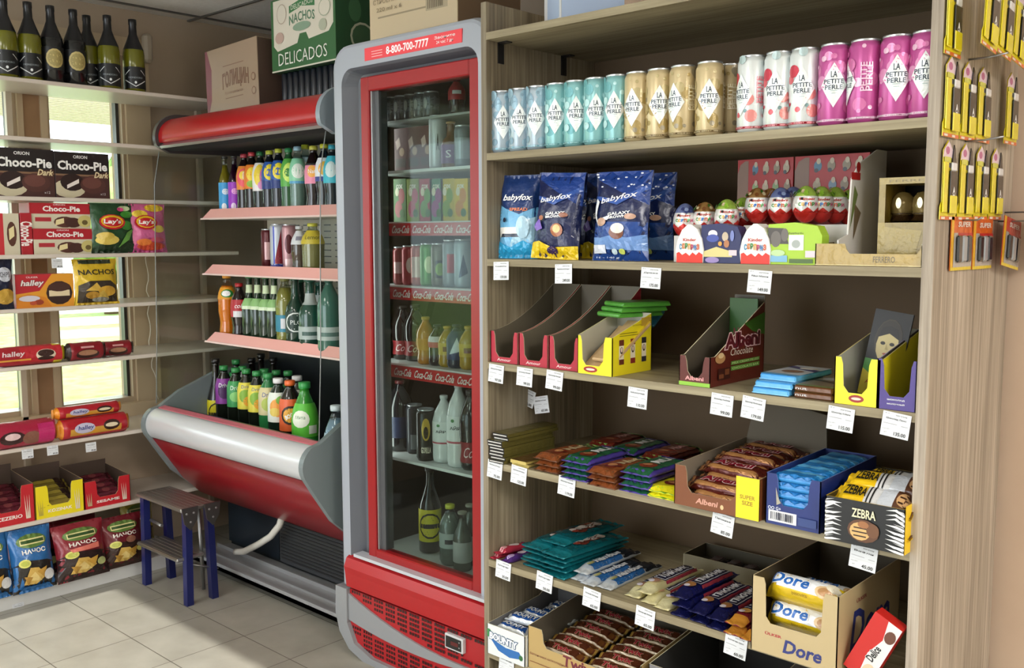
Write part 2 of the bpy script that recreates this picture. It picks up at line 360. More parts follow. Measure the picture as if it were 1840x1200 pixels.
o=B('roller_blind_end',XW+.021,XW+.06,1.87,1.905,1.94,2.05,'plastic',None,'b5aa98',.01); tag(o,'rounded blind bracket at the top corner of the window casing','bracket')
# ================= red open display cooler =================
CX0,CX1=-3.385,-2.37
co=tag(empty('open_display_cooler',(0,0,0)),'open-front drinks cooler with red canopy, silver bumper and red lower panel','cooler')
def CB(n,x0,x1,y0,y1,z0,z1,m,col,bev=0): b=MB(m,col); b.box(x0,x1,y0,y1,z0,z1,bev=bev); return b.build(n,co)
def ext(n,prof,x0,x1,m,col,smooth=True,cap=None):
    b=MB(m,col); n0=len(prof)
    b.bridge([[(x0,y,z) for y,z in prof],[(x1,y,z) for y,z in prof]],smooth=smooth)
    for x,rv in((x0,1),(x1,0)):
        k=len(b.v); b.v.extend((x,y,z) for y,z in prof)
        for a,c,d in tessellate_polygon([[Vector((y,z,0)) for y,z in prof]]): b.face((k+a,k+c,k+d),cap or col,m)
    return b.build(n,co)
def arc(cy,cz,r,a0,a1,n,rz=None): return [(cy+r*math.cos(math.radians(a0+(a1-a0)*k/n)),cz+(rz or r)*math.sin(math.radians(a0+(a1-a0)*k/n))) for k in range(n+1)]
ext('canopy',arc(1.84,1.62,.085,195,90,10,.075)+[(2.25,1.70),(2.25,1.64),(1.80,1.60)],CX0+.02,CX1-.02,'plastic','a80f17')
ext('canopy_underside',[(1.775,1.585),(1.80,1.600),(2.22,1.64),(2.22,1.60),(1.80,1.572)],CX0+.02,CX1-.02,'matte','141516',False)
ext('canopy_trim',[(1.757,1.588),(1.775,1.60),(1.80,1.601),(1.80,1.592),(1.765,1.580)],CX0+.02,CX1-.02,'steel','c9ccd0',False)
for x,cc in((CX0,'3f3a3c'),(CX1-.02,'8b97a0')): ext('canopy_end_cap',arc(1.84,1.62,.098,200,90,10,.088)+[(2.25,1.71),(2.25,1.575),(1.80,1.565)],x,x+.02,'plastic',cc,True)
CB('cabinet_back',CX0+.002,CX1,2.22,2.62,.05,1.70,'plastic','6d6c68')
b=MB('plastic','c2b9a6'); b.box(CX0+.02,CX1-.02,2.205,2.22,.42,1.60)
for i in range(14):
    for j in range(46): x=-3.25+i*.066; z=.5+j*.0235; b.box(x,x+.04,2.2035,2.206,z,z+.004,'3a3a38')
b.build('perforated_back',co); CB('well_shade_sheet',CX0+.02,CX1-.02,2.198,2.2035,.43,.862,'plastic','1e2226')  # dark sheet stands in for the shade behind the well bottles
for x0 in(CX0,CX1-.004):
    gp=[0,(1.765,1.57),(1.742,1.45),(1.735,1.2),(1.728,.9),(1.715,.64),(1.96,.74),(2.2,.76),(2.2,1.60)]
    b=MB('glass','f4f7f5'); b.prism([(y,z) for y,z in gp[1:]],lambda u,v,h,x=x0:(x-h,u,v),.004); b.build('glass_end',co)
    b=MB('plastic','8b8f8e'); b.tube([(x0+.002,y,z) for y,z in gp[1:6]],.0017,6); b.build('glass_edge',co)
for x0,x1 in((CX0,CX0+.022),(CX1-.022,CX1)):
    pr=[(2.2,.76),(1.96,.74),(1.80,.68),(1.72,.632)]+arc(1.72,.565,.068,120,210,8)+[(1.70,.47),(1.76,.38),(1.85,.30),(1.95,.24),(2.2,.2)]
    ext('bumper_end_panel',pr,x0,x1,'plastic','788284',False)
ext('bumper',arc(1.715,.567,.055,100,232,12,.06)+[(1.74,.50),(1.74,.615)],CX0+.022,CX1-.022,'alu','d6d8db')
ext('front_panel',[(1.685,.515),(1.80,.345),(1.87,.275),(1.93,.24),(1.95,.26),(1.76,.50)],CX0+.022,CX1-.022,'plastic','7c0c17')
ext('rim',[(1.712,.627),(1.738,.632),(1.738,.60),(1.715,.61)],CX0+.022,CX1-.022,'plastic','d87482',False)
ext('well_liner',[(1.745,.63),(1.752,.63),(1.79,.43),(2.2,.43),(2.2,.41),(1.78,.41)],CX0+.022,CX1-.022,'plastic','3b4542',False)
CB('base_cabinet',CX0+.05,CX1,1.98,2.62,.045,.40,'plastic','141a1f')
b=MB('plastic','3f4144'); b.box(-2.96,CX1-.01,1.955,1.98,.07,.36)
for k in range(22): z=.085+k*.0125; b.box(-2.95,CX1-.02,1.951,1.955,z,z+.0055,'5a5b5c','metal')
b.build('grille',co)
CB('service_panel',-3.32,-2.975,1.962,1.98,.07,.38,'plastic','172029')
b=MB('alu','a2a4a6'); b.box(-3.34,CX1,1.80,1.98,.035,.05); b.box(-3.34,CX1,1.80,1.808,.035,.062); b.box(-3.34,CX1,1.86,1.868,.05,.058); b.box(-3.34,CX1,1.92,1.926,.05,.064); b.build('kick_tray',co)
for x in(-3.28,-2.5): b=MB('plastic','17181a'); b.box(x-.03,x+.03,1.86,1.96,0,.035); b.build('foot',co)
b=MB('plastic','d9d6cc'); pts=[Vector((-2.69,1.90,.30)).lerp(Vector((-2.70,1.89,.22)),t/3) for t in range(4)]
pts=[(-2.845,1.91,.31),(-2.857,1.90,.27),(-2.875,1.90,.235),(-2.925,1.895,.185),(-3.0,1.89,.14),(-3.10,1.89,.09),(-3.19,1.90,.066)]
sp=[]
for i in range(len(pts)-1):
    for t in range(4): sp.append(Vector(pts[i]).lerp(Vector(pts[i+1]),t/4))
b.tube(sp,.0125,10); b.build('drain_hose',co)
CZ=[1.335,1.125,.865]
for z in CZ:
    b=MB('plastic','d8d6cf'); b.box(CX0+.01,CX1-.006,1.955,2.205,z-.012,z); b.build('wire_shelf',co)
    b=MB('plastic','f0b1a8'); b.prism([(-3.385,0),(CX1-.006,0),(CX1-.006,.040),(-3.345,.040)],lambda u,v,h,z=z:(u,1.925+v*.5-h,z-.012+v),.003)
    b.prism([(-3.385,0),(CX1-.006,0),(CX1-.006,.006),(-3.385,.006)],lambda u,v,h,z=z:(u,1.921+v*.5-h,z-.012+v),.003,'f6d9d2'); b.build('price_rail',co)
# ================= glass door fridge =================
fr=tag(empty('glass_door_fridge',(0,0,0)),'tall grey drinks fridge with red-framed glass door and phone number strip','fridge')
FX0,FX1,FY=-2.300,-1.668,1.735
def rl(x0,x1,z0,z1,r,y,rb=None):   # rounded outline in the front plane
    out=[]
    for cx,cz,a0,rr in((x0+r,z1-r,180,r),(x1-r,z1-r,90,r),(x1-(rb or r),z0+(rb or r),0,rb or r),(x0+(rb or r),z0+(rb or r),-90,rb or r)):
        for k in range(7): a=math.radians(a0-90*k/6); out.append((cx+rr*math.cos(a),y,cz+rr*math.sin(a)))
    return out
b=MB('plastic','a3a8b2')
b.bridge([rl(FX0,FX1,.21,1.80,.07,2.40,.004),rl(FX0,FX1,.21,1.80,.07,FY+.02,.004),rl(FX0+.006,FX1-.006,.21,1.794,.066,FY+.004,.004),rl(FX0+.014,FX1-.012,.216,1.786,.06,FY,.004),
 rl(FX0+.052,FX1-.035,.24,1.728,.045,FY-.004,.004)],smooth=False)
b.build('cabinet_frame',fr); b=MB('plastic','565a62')
b.bridge([rl(FX0+.052,FX1-.035,.24,1.728,.045,FY-.004,.004),rl(FX0+.060,FX1-.037,.24,1.722,.042,FY+.004,.004),rl(FX0+.085,FX1-.037,.26,1.712,.03,FY+.03,.004),rl(FX0+.118,FX1-.037,.28,1.70,.004,FY+.035,.003)],smooth=False)
b.build('frame_recess',fr)
b=MB('plastic','7f848d'); b.box(FX0+.004,FX1-.004,2.35,2.40,.0,1.78); b.box(FX0+.004,FX0+.03,FY+.04,2.36,.2,1.70); b.box(FX1-.03,FX1-.004,FY+.04,2.36,.2,1.70); b.box(FX0+.004,FX1-.004,FY+.05,2.36,1.74,1.79); b.build('cabinet_shell',fr)
b=MB('plastic','c6cbc8'); b.box(-2.285,-1.70,2.32,2.345,.30,1.73); b.box(-2.285,-2.27,1.81,2.32,.30,1.73); b.box(-1.715,-1.70,1.81,2.32,.30,1.73); b.box(-2.27,-1.715,1.81,2.32,.29,.305); b.box(-2.27,-1.715,1.81,2.32,1.71,1.73); b.build('interior_liner',fr)
dx0,dx1,dz0,dz1=-2.176,-1.705,.305,1.70
door=empty('fridge_door',(0,0,0)); door.parent=fr
b=MB('plastic','960812')
for q in((dx0,dx0+.034,dz0,dz1),(dx1-.04,dx1,dz0,dz1),(dx0+.034,dx1-.04,dz0,dz0+.045),(dx0+.034,dx1-.04,dz1-.04,dz1)): b.box(q[0],q[1],FY+.005,FY+.045,q[2],q[3],bev=.003)
b.build('door_frame',door)
b=MB('plastic','4a4c4f'); b.box(dx0+.034,dx0+.062,FY+.02,FY+.05,dz0+.045,dz1-.04); b.box(dx0+.036,dx0+.042,FY+.012,FY+.02,dz0+.045,dz1-.04,'b9bcc0','metal'); b.build('inner_stile',door)
b=MB('glass','dfe6e3'); b.box(dx0+.034,dx1-.04,FY+.024,FY+.028,dz0+.045,dz1-.04); b.build('door_glass',door)
# banner
p0,p1=onY(660,100,FY).x,onY(835,68,FY).x
b=MB('paper','e8434c'); zc=1.757; b.box(p0,p1,FY-.0045,FY-.001,zc-.017,zc+.017)
art(b,front(FY-.0045,(p0+p1)/2,zc-.017),p1-p0,.034,[('t','8-800-700-7777',.46,.5,.44,.62,'fff',{'b':.02}),('r',.08,.2,.20,.26,'fbb'),('r',.08,.4,.2,.46,'fbb'),('r',.08,.6,.2,.66,'fbb'),('t','Звоните',.84,.68,.2,.22,'fff'),('t','24 час 7 дн',.84,.3,.16,.26,'fff')]); b.build('phone_strip',fr)
# lower section
b=MB('plastic','a80e18')
b.bridge([[(x,y,z) for y,z in((1.80,.32),(1.745,.318),(1.722,.305),(1.712,.28),(1.715,.262),(1.72,.217),(1.80,.217))] for x in(FX0+.042,FX1)],closed=True); b.build('lower_red_panel',fr)
b=MB('alu','c4c9d2'); b.box(-2.215,FX1,1.715,1.75,.318,.327); b.build('silver_strip',fr)
b=MB('plastic','8d8f92')
pl=[(-2.315,.205),(-2.262,.205),(-2.262,.10),(-2.23,.045),(-2.15,.02),(FX1,.02),(FX1,-.0),(-2.19,.0),(-2.255,.02),(-2.30,.065),(-2.318,.12)]
b.prism(pl,lambda u,v,h:(u,1.722-h,v),.05); b.box(-2.30,FX1,1.77,2.38,.012,.21,'5c5e60'); b.build('lower_housing',fr)
b=MB('plastic','a8161f'); pl2=[(-2.262,.203),(FX1,.203),(FX1,.02),(-2.15,.02),(-2.23,.045),(-2.262,.10)]
b.prism(pl2,lambda u,v,h:(u,1.735-h,v),.03)
sh=[]
w0=.594;X0=-2.262
holes=[]
for i in range(44):
    for j in range(13):
        u=.010+i*.0108+(i//4)*.009; v=.028+j*.0138
        if u>.58: continue
        x=u/w0
        up=.19-.20*x+.13*x*x; lo=.108-.09*x+.10*x*x
        if lo-.012<v<up+.006: continue
        if X0+u<-2.20 and v<.065: continue
        if .49<u-.0<.575 and .13<v<.18: continue
        if v>.196-.0: continue
        holes.append(('r',x,v/.203,x+.0078/w0,(v+.0085)/.203,'2b0c10'))
art(b,front(1.735,X0+w0/2,0),w0,.203,holes)
sw=[(k/12,(.19-.20*k/12+.13*(k/12)**2)/.203) for k in range(13)]+[(k/12,(.108-.09*k/12+.10*(k/12)**2)/.203) for k in range(12,-1,-1)]
b.prism([(X0+x*w0,y*.203) for x,y in sw],lambda u,v,h:(u,1.729-h,v),.006,'8d8f92')
b.build('grille_panel',fr)
b=MB('plastic','c9cacc'); x0,x1=-1.835,-1.765; b.box(x0,x1,1.722,1.736,.150,.192,bev=.002); art(b,front(1.722,(x0+x1)/2,.150),x1-x0,.042,[('r',.07,.12,.93,.88,'141414'),('r',.35,.35,.75,.6,'5a1414'),('e',.82,.7,.03,.05,'aaa'),('e',.82,.35,.03,.05,'aaa')]); b.build('controller',fr)
FS=[1.447,1.30,1.115,.885,.60]   # shelf board tops
for i,z in enumerate(FS):
    b=MB('plastic','e3e6e4'); b.box(-2.265,-1.72,1.845,2.31,z-.008,z); b.build('fridge_shelf',fr)
    if i in(1,2,3):
        b=MB('gloss','c01823'); b.box(-2.262,-1.72,1.838,1.844,z-.040,z-.004)
        art(b,front(1.838,-1.991,z-.040),.542,.036,[('t','Coca-Cola',.09+k*.165,.5,.14,.62,'f7e8e6',{'s':.35,'b':.015}) for k in range(6)]); b.build('shelf_strip',fr)
b=MB('lamp_diffuser'); b.box(-2.262,-2.25,1.83,1.842,.42,1.62); b.build('interior_lamp',fr)
l=bpy.data.lights.new('fridge_light','AREA'); l.shape='RECTANGLE'; l.size=.02; l.size_y=1.2; l.energy=1.0; l.color=(.95,1,.97); o=bpy.data.objects.new('fridge_light',l); COL.objects.link(o); o.parent=fr; o.location=(-2.245,1.85,1.0); o.rotation_euler=(RTP,0,0) if 0 else Vector((.75,.65,0)).to_track_quat('-Z','Y').to_euler()
# ================= step stool =================
ss=tag(empty('step_stool',(-3.132,1.645,0)),'small folding step stool with blue legs and grey treads under the cooler','stool')
for x in(-.149,.149):
    for y0,y1,c in((-.040,-.045,'121b58'),(.040,.050,'101850')):
        b=MB('plastic',c); w=.013 
        b.bridge([[(x-w,y1-.012,0),(x+w,y1-.012,0),(x+w,y1+.012,0),(x-w,y1+.012,0)],[(x-w,y0-.012,.325),(x+w,y0-.012,.325),(x+w,y0+.012,.325),(x-w,y0+.012,.325)]]); b.quadv([(x-w,y1-.012,0),(x+w,y1-.012,0),(x+w,y1+.012,0),(x-w,y1+.012,0)]); b.build('leg',ss)
b=MB('steel','a8a6a0'); b.box(-.172,.150,-.062,.070,.325,.340,bev=.004)
for k in range(7): y=-.052+k*.018; b.box(-.155,.155,y,y+.006,.340,.3415)
b.build('tread',ss)
b=MB('steel','a09e98'); b.box(-.145,.145,-.080,.025,.155,.168,bev=.004)
for k in range(5): y=-.070+k*.018; b.box(-.135,.135,y,y+.006,.168,.1695)
b.build('tread',ss)
for y in(-.038,.046):
    b=MB('steel','6f6e6c'); b.prism([(-.03,.345),(.03,.345),(.025,.30),(0,.265),(-.022,.29)],lambda u,v,h,y=y:(.170+h,y+u,v),.006)
    for u,v in((-.014,.325),(.012,.325),(0,.295)): b.lathe([(.004,.1705),(.0035,.1725)],8,'c5c5c5',M=lambda x,yy,z,u=u,v=v,y=y:(z,y+u+x,v+yy))
    b.build('bracket',ss)
b=MB('steel','8f8f8f'); b.tube([(-.13,-.03,.24),(-.02,-.045,.245)],.006,8); b.tube([(.15,-.03,.14),(.15,.07,.10)],.003,6); b.tube([(.1,.03,.34),(.1,.04,.02)],.007,8); b.build('brace',ss)
# ================= product builders =================
def boxpack(name,w,d,h,fr_=(),tp=(),rt=(),col='fff',side=None,topc=None,kind='paper',lt=(),parent=None):
    b=MB(kind,col); b.box(-w/2,w/2,0,d,0,h,bev=.0012)
    L=.0002
    if side: art(b,right(w/2,d/2),d,h,[('r',0.01,0.01,.99,.99,side)])
    if topc: art(b,lambda u,v,q:(u,v,h+q),w,d,[('r',0.01,0.01,.99,.99,topc)])
    if fr_: art(b,front(0),w,h,fr_)
    if rt: art(b,right(w/2,d/2),d,h,rt,lay0=2)
    if lt: art(b,lambda u,v,q:(-w/2-q,d/2-u,v),d,h,lt,lay0=2)
    if tp: art(b,lambda u,v,q:(u,v,h+q),w,d,tp,lay0=2)
    return b.build(name,parent)
def bag(name,w,h,t,base,shapes,bands=(),seed=1,kind='film'):
    """standing pillow bag; bands: [(v0,v1,col)] on the film"""
    r=random.Random(seed); ph=[r.uniform(0,6) for _ in range(6)]
    def S(u,v):
        a=max(-1,min(1,2*u/w)); q=max(0,min(1,(v/h-.045)/.91)); e=(math.sin(math.pi*q))**.55 if 0<q<1 else 0
        T=t/2*max(0,1-abs(a)**2.6)**.65*e*(1.0+.35*(.5-q))
        T+=.0022*math.sin(9*a+ph[0]+4*q)*math.sin(11*q+ph[1])*(.35+abs(a))*(1 if 0<q<1 else .35)+.0016*math.sin(26*a+ph[2]+7*q)*math.exp(-((q-.02)*9)**2)+.0016*math.sin(24*a+ph[3])*math.exp(-((q-.98)*9)**2)
        nar=1-.07*e
        return u*nar,T,v-.010*e*(v/h-.5)
    def M(u,v,q): x,T,z=S(u,v); return (x,-(T+q)-t*.1*0,z)
    def Mb(u,v,q): x,T,z=S(u,v); return (x,(T*.8+q)+.0008,z)
    b=MB(kind,base); nu,nv=18,26
    def bc(v):
        c=base
        for v0,v1,cc in bands:
            if v0<=v<v1: c=cc
        return c
    for MM,fl in((M,0),(Mb,1)):
        n=len(b.v)
        for j in range(nv+1):
            for i in range(nu+1): b.v.append(MM((i/nu-.5)*w,h*j/nv,0))
        for j in range(nv):
            for i in range(nu):
                f=[n+j*(nu+1)+i,n+j*(nu+1)+i+1,n+(j+1)*(nu+1)+i+1,n+(j+1)*(nu+1)+i]
                b.face(f[::-1] if fl else f,bc((j+.5)/nv),None,True)
    art(b,M,w,h,shapes,sub=.011,lay0=1.6,lay=.0010)
    return b.build(name)
def bar(name,l,w,t,base,shapes,ends=None,seed=1,kind='foil',sq=4,crimp=.016,parent=None):
    """flow-wrapped bar or tablet lying flat, length along local x, text reads along x"""
    r=random.Random(seed); p0,p1,p2=[r.uniform(0,6) for _ in range(3)]; iw=l-2*crimp
    def S(u,v):
        a=abs(2*v/w); q=abs(2*u/iw); e=max(0,1-min(1,q)**10)**.5; c=max(0,1-min(1,a)**sq)**.5
        H=t*e*(.35+.65*c)+.0012; H+=.0010*math.sin(u*170+p0)*math.sin(v*90+p1)*e
        if q>1: H+=.0018*math.sin(v*260+p2)+t*.18
        return H
    b=MB(kind,base); nu,nv=22,8
    n=len(b.v)
    for j in range(nv+1):
        for i in range(nu+1):
            u=(i/nu-.5)*l; v=(j/nv-.5)*w*(1.0 if abs(u)<iw/2 else 1.06); b.v.append((u,v,S(u,v)))
    for j in range(nv):
        for i in range(nu):
            x=(i+.5)/nu; c=base
            if ends and (x<ends[0] or x>1-ends[0]): c=ends[1]
            b.face([n+j*(nu+1)+i,n+j*(nu+1)+i+1,n+(j+1)*(nu+1)+i+1,n+(j+1)*(nu+1)+i],c,None,True)
    m=len(b.v)
    for j in range(nv+1):
        for i in range(nu+1): u=(i/nu-.5)*l; q=0.0 if abs(u)<iw/2 else t*.15; b.v.append((u,(j/nv-.5)*w,q))
    for j in range(nv):
        for i in range(nu): b.face([m+(j+1)*(nu+1)+i,m+(j+1)*(nu+1)+i+1,m+j*(nu+1)+i+1,m+j*(nu+1)+i],base,None,True)
    for i in range(nu):
        b.face([m+i,m+i+1,n+i+1,n+i],base,None,True); k=nv*(nu+1); b.face([n+k+i,n+k+i+1,m+k+i+1,m+k+i],base,None,True)
    for j in range(nv):
        for i in (0,nu): b.face([m+j*(nu+1)+i,n+j*(nu+1)+i,n+(j+1)*(nu+1)+i,m+(j+1)*(nu+1)+i],base,None,True)
    if shapes: art(b,lambda u,v,q:(u,v-w/2,S(u,v-w/2)+q),l,w,shapes,sub=.008,lay0=1,lay=.0008)
    return b.build(name,parent)
def tablet(name,l,w,t,base,shapes,end=None,edge=None,kind='film',parent=None):
    b=MB(kind,base); b.box(-l/2,l/2,-w/2,w/2,0,t,bev=min(.003,t*.3))
    art(b,lambda u,v,q:(u,v-w/2,t+q),l,w,shapes)
    if end: art(b,lambda u,v,q:(-l/2-q,-u,v),w,t,end)
    if edge: art(b,lambda u,v,q:(u,-w/2-q,v),l,t,edge)
    return b.build(name,parent)
PROF={'drv':[(0,0),(.9,0),(1,.02),(.96,.3),(1,.5),(.97,.78),(.8,.85),(.42,.92),(.38,.945),(.46,.95),(.38,.955)],
 'wine':[(0,0),(.9,0),(1,.015),(1,.52),(.93,.58),(.6,.70),(.36,.80),(.33,.92),(.36,.93),(.36,.96)],
 'pet':[(0,0),(.72,0),(.86,.02),(1,.09),(.97,.2),(.98,.45),(1,.55),(1,.64),(.86,.74),(.55,.84),(.37,.90),(.37,.935),(.46,.94),(.36,.945)],
 'coke':[(0,0),(.72,0),(.9,.04),(.94,.12),(.84,.24),(.88,.32),(1,.42),(1,.62),(.88,.72),(.6,.82),(.38,.89),(.37,.935),(.46,.94),(.36,.945)],
 'big':[(0,0),(.75,0),(.95,.02),(1,.08),(1,.56),(.98,.64),(.8,.76),(.45,.87),(.3,.92),(.3,.95),(.36,.955),(.28,.96)],
 'beer':[(0,0),(.92,0),(1,.02),(1,.55),(.9,.63),(.55,.75),(.4,.85),(.36,.94),(.40,.945),(.40,.97)],
 'stub':[(0,0),(.92,0),(1,.02),(1,.5),(.85,.6),(.48,.68),(.38,.80),(.36,.94),(.4,.945),(.4,.965)]}
def bottle(name,shape,H_,R_,body,capc,label=None,clear=None,neck=None,seg=18,foil=None):
    """body colour; label=(v0,v1,colour,shapes); clear=tint of see-through body with the drink coloured body"""
    pr=[(r*R_,z*H_) for r,z in PROF[shape]]
    b=MB('bottleglass' if clear else 'gloss',clear or body); b.lathe(pr,seg)
    o=b.build(name)
    if clear:
        lv=[(max(0,r-.0016),z+.001) for r,z in pr if z<H_*.86]; q=MB('juice',body); q.lathe(lv,seg); q.build('drink',o)
    z1=pr[-1][1]; rc=pr[-1][0]*1.22; q=MB('plastic',capc)
    if foil: zz=foil*H_; q.lathe([(rad(pr,zz)+.0008,zz)]+[(r+.0008,z) for r,z in pr if z>zz]+[(pr[-1][0]+.0008,H_),(0,H_)],seg,capb=False); q.build('foil_neck',o)
    else: q.lathe([(rc,z1-.002),(rc*1.02,z1+.004),(rc,H_-.001),(rc*.85,H_),(0,H_)],seg); q.build('cap',o)
    if label:
        v0,v1,c,sh=label; z0,z1=v0*H_,v1*H_; q=MB('paper',c)
        zs=sorted({z0,z1}|{z for r,z in pr if z0<z<z1}); q.lathe([(rad(pr,z)+.0006,z) for z in zs],seg,capb=False,capt=False)
        rm=max(rad(pr,z) for z in zs)+.0006; rf=lambda v:rad(pr,z0+v)+.0006
        if sh: art(q,lambda u,v,hh:((rf(v)+hh)*math.sin(u/rm),-(rf(v)+hh)*math.cos(u/rm),z0+v),rm*2.6,z1-z0,sh,sub=.012)
        q.build('label',o)
    if neck:
        v0,v1,c=neck; q=MB('paper',c); zs=sorted({v0*H_,v1*H_}|{z for r,z in pr if v0*H_<z<v1*H_}); q.lathe([(rad(pr,z)+.0006,z) for z in zs],seg,capb=False,capt=False); q.build('neck_label',o)
    return o
def rad(pr,z):
    for (r0,z0),(r1,z1) in zip(pr,pr[1:]):
        if z0<=z<=z1 and z1>z0: return r0+(r1-r0)*(z-z0)/(z1-z0)
    return pr[-1][0]
def can(name,H_,R_,shapes,body,lid='c9ccd0',kind='alu',rim=None):
    b=MB(kind,body); b.lathe([(0,.003),(R_*.75,.001),(R_*.82,0),(R_,.009),(R_,H_-.014),(R_*.86,H_-.004)],24)
    art(b,cyl(R_),R_*5.2,H_,shapes,sub=.007,lay=.00022,lay0=1.5); o=b.build(name)
    q=MB('metal',lid); q.lathe([(R_*.86,H_-.0042),(R_*.9,H_-.001),(R_*.88,H_),(R_*.82,H_-.003),(0,H_-.004)],24,capb=False); q.box(-.008,.008,-.004,.006,H_-.0035,H_-.0015); q.build('lid',o)
    return o
def tray(name,w,d,hf,hb,col,inn,cut=None,side=None,fart=(),rart=(),t=.002,curve=0,backh=None,parent=None,lart=(),edge='d8cfae',kind='paper'):
    """open display carton: front lip hf with cut-out (x0,x1,zlow) in 0..1/metres, sides rising to hb"""
    b=MB(kind,col)
    if cut:
        a,c,zl=cut; a=(a-.5)*w; c=(c-.5)*w; k=min(.012,(hf-zl)*.4)
        poly=[(-w/2,0),(w/2,0),(w/2,hf),(c+k*.3,hf),(c,hf-k),(c-k*.2,zl+k),(c-k,zl),(a+k,zl),(a+k*.2,zl+k),(a,hf-k),(a-k*.3,hf),(-w/2,hf)]
    else: poly=[(-w/2,0),(w/2,0),(w/2,hf),(-w/2,hf)]
    b.prism(poly,lambda u,v,h:(u,-h,v),t,col,inn,edge=edge)
    if side is None:
        n=8; side=[(0,hf)]+[(d*k/n,hf+(hb-hf)*((k/n)**(1+curve))) for k in range(1,n+1)]
    sp=[(0,0)]+side+[(d,0)]
    b.prism(sp,lambda u,v,h:(w/2+h,u,v),t,col,inn,edge=edge); b.prism(sp,lambda u,v,h:(-w/2-h,u,v),t,col,inn,edge=edge)
    bh=backh or side[-1][1]
    b.prism([(-w/2,0),(w/2,0),(w/2,bh),(-w/2,bh)],lambda u,v,h:(u,d+h,v),t,col,inn,edge=edge)
    b.box(-w/2+t,w/2-t,t,d-t,0,.0015,inn)
    hh=hf
    if fart: art(b,lambda u,v,h:(u,-h,v),w,hf,fart)
    if rart: art(b,lambda u,v,h:(w/2+h,d/2+u,v),d,hb,rart)
    return b.build(name,parent)
def face_cam(x,y): return math.atan2(-x,y)
# ================= price tags =================
TAGM={}
def price_tag(px,py,plane,price,label,w=.050,h=.044,ln='Шоколад молочный',tilt=0):
    key=(price,ln,plane[0])
    if plane[0]=='Y': p=onY(px,py,plane[1]); rz=0
    else: p=onX(px,py,plane[1]); rz=math.radians(90)
    if key not in TAGM:
        b=MB('paper','e3e6ea'); b.prism([(-w/2,-h),(w/2,-h),(w/2,0),(-w/2,0)],lambda u,v,q:(u,-q,v),.0008)
        art(b,lambda u,v,q:(u,-q,v-h),w,h,[('t','№ 14',.15,.93,.14,.05,'555'),('t','магазин',.66,.90,.4,.05,'777'),('t',ln,.5,.74,.72,.09,'333',{'b':.01}),('r',.06,.52,.55,.535,'888'),('r',.7,.50,.94,.515,'888'),('r',.06,.40,.94,.406,'bbb'),('t','код 0051',.2,.30,.26,.05,'888'),('t','шт.',.2,.16,.12,.05,'888'),('t',price,.70,.16,.42,.15,'222',{'b':.015})])
        o=b.build('price_tag'); TAGM[key]=o.data
    else: o=bpy.data.objects.new('price_tag',TAGM[key]); COL.objects.link(o)
    o.location=p; o.rotation_euler=(math.radians(-3),math.radians(tilt),rz); tag(o,label,'price tag','price tags on the shelf edges'); return o
yT=1.6975
for a in [
 (901,470,'159.00','white price tag under the pale blue candy pouch',-2,'Конфеты'),(1013,475,'249.00','white price tag under the yellow-footed navy candy pouch',-2,'Конфеты молочные'),
 (1171,482,'175.00','white price tag under the large navy candy pouch',2,'Драже'),(1367,488,'149.00','white price tag under the surprise egg display packs',3,'Яйцо Макси'),
 (892,655,'97.00','white price tag under the leftmost empty red carton',3,'Шоколад'),(943,661,'99.00','white price tag under the middle empty red carton',2,'Шоколад тёмный'),
 (997,667,'99.00','white price tag under the empty red carton nearest the yellow carton',4,'Шоколад белый'),(1146,698,'110.00','white price tag below the bare board right of the yellow portrait carton',2,'Шоколад'),
 (1298,710,'99.00','white price tag under the brown carton on the third shelf, left of a tag pair',3,'Шоколад Альбени'),(1355,716,'179.00','white price tag under the light blue tablets, right of a tag pair',5,'Шоколад Молочный'),
 (1512,735,'115.00','white price tag under the yellow carton with the portrait wrapper',4,'Шоколад Алёнка'),(1612,746,'135.00','white price tag under the purple empty carton',6,'Шоколад Люкс'),
 (889,828,'75.00','white price tag under the black and white stack of tablets',4,'Шоколад'),(932,838,'125.00','white price tag under the small gold tablets beside the black and white stack',4,'Шоколад'),
 (1018,858,'119.00','white price tag under the left purple tablets on the fourth shelf',4,'Шоколад горький'),(1299,926,'85.00','white price tag under the brown carton of wafer bars with the yellow corner',6,'Печенье'),
 (1552,985,'45.00','curled white price tag under the zebra-striped carton',5,'Вафли'),(903,1009,'35.00','white price tag under the small red and purple sweets on the fifth shelf',3,'Батончик'),
 (977,1030,'50.00','white price tag under the big teal wrappers',4,'Батончик'),(1062,1060,'65.00','white price tag under the blue and silver bars',4,'Батончик молочный'),
 (1158,1094,'65.00','white price tag under the cream and white chocolate bars',4,'Батончик белый'),(1321,1145,'60.00','white price tag under the last navy bars beside the tan biscuit carton',5,'Батончик орех'),
 (908,1178,'65.00','white price tag under the white and blue coconut bar carton',3,'Батончик')]:
    price_tag(a[0],a[1],('Y',yT),a[2],a[3],ln=a[5],tilt=a[4])
for (dx,dz,px,py,lb) in((0,0,950,700,'shadowed spare price tag hanging slanted behind the front tags'),(0,0,970,712,'shadowed spare price tag hanging lowest behind the front tags')):
    o=price_tag(px,py,('Y',1.85),'65.00',lb,tilt=14 if px<960 else -12)
for a in [(48,802,'white price tag at the left under the magenta snack packs'),(93,796,'white price tag under the middle of the snack pack shelf by the window'),(162,791,'white price tag under the orange-ended snack packs'),(103,460,'white price tag under the red and cream cake boxes by the window'),(30,1079,'white price tag on the white plinth under the blue crisp bag')]:
    o=price_tag(a[0],a[1],('X',-3.398 if a[1]>500 else -3.408),'89.00',a[2],ln='Печенье')
    o.scale=(.75,.8,.75)
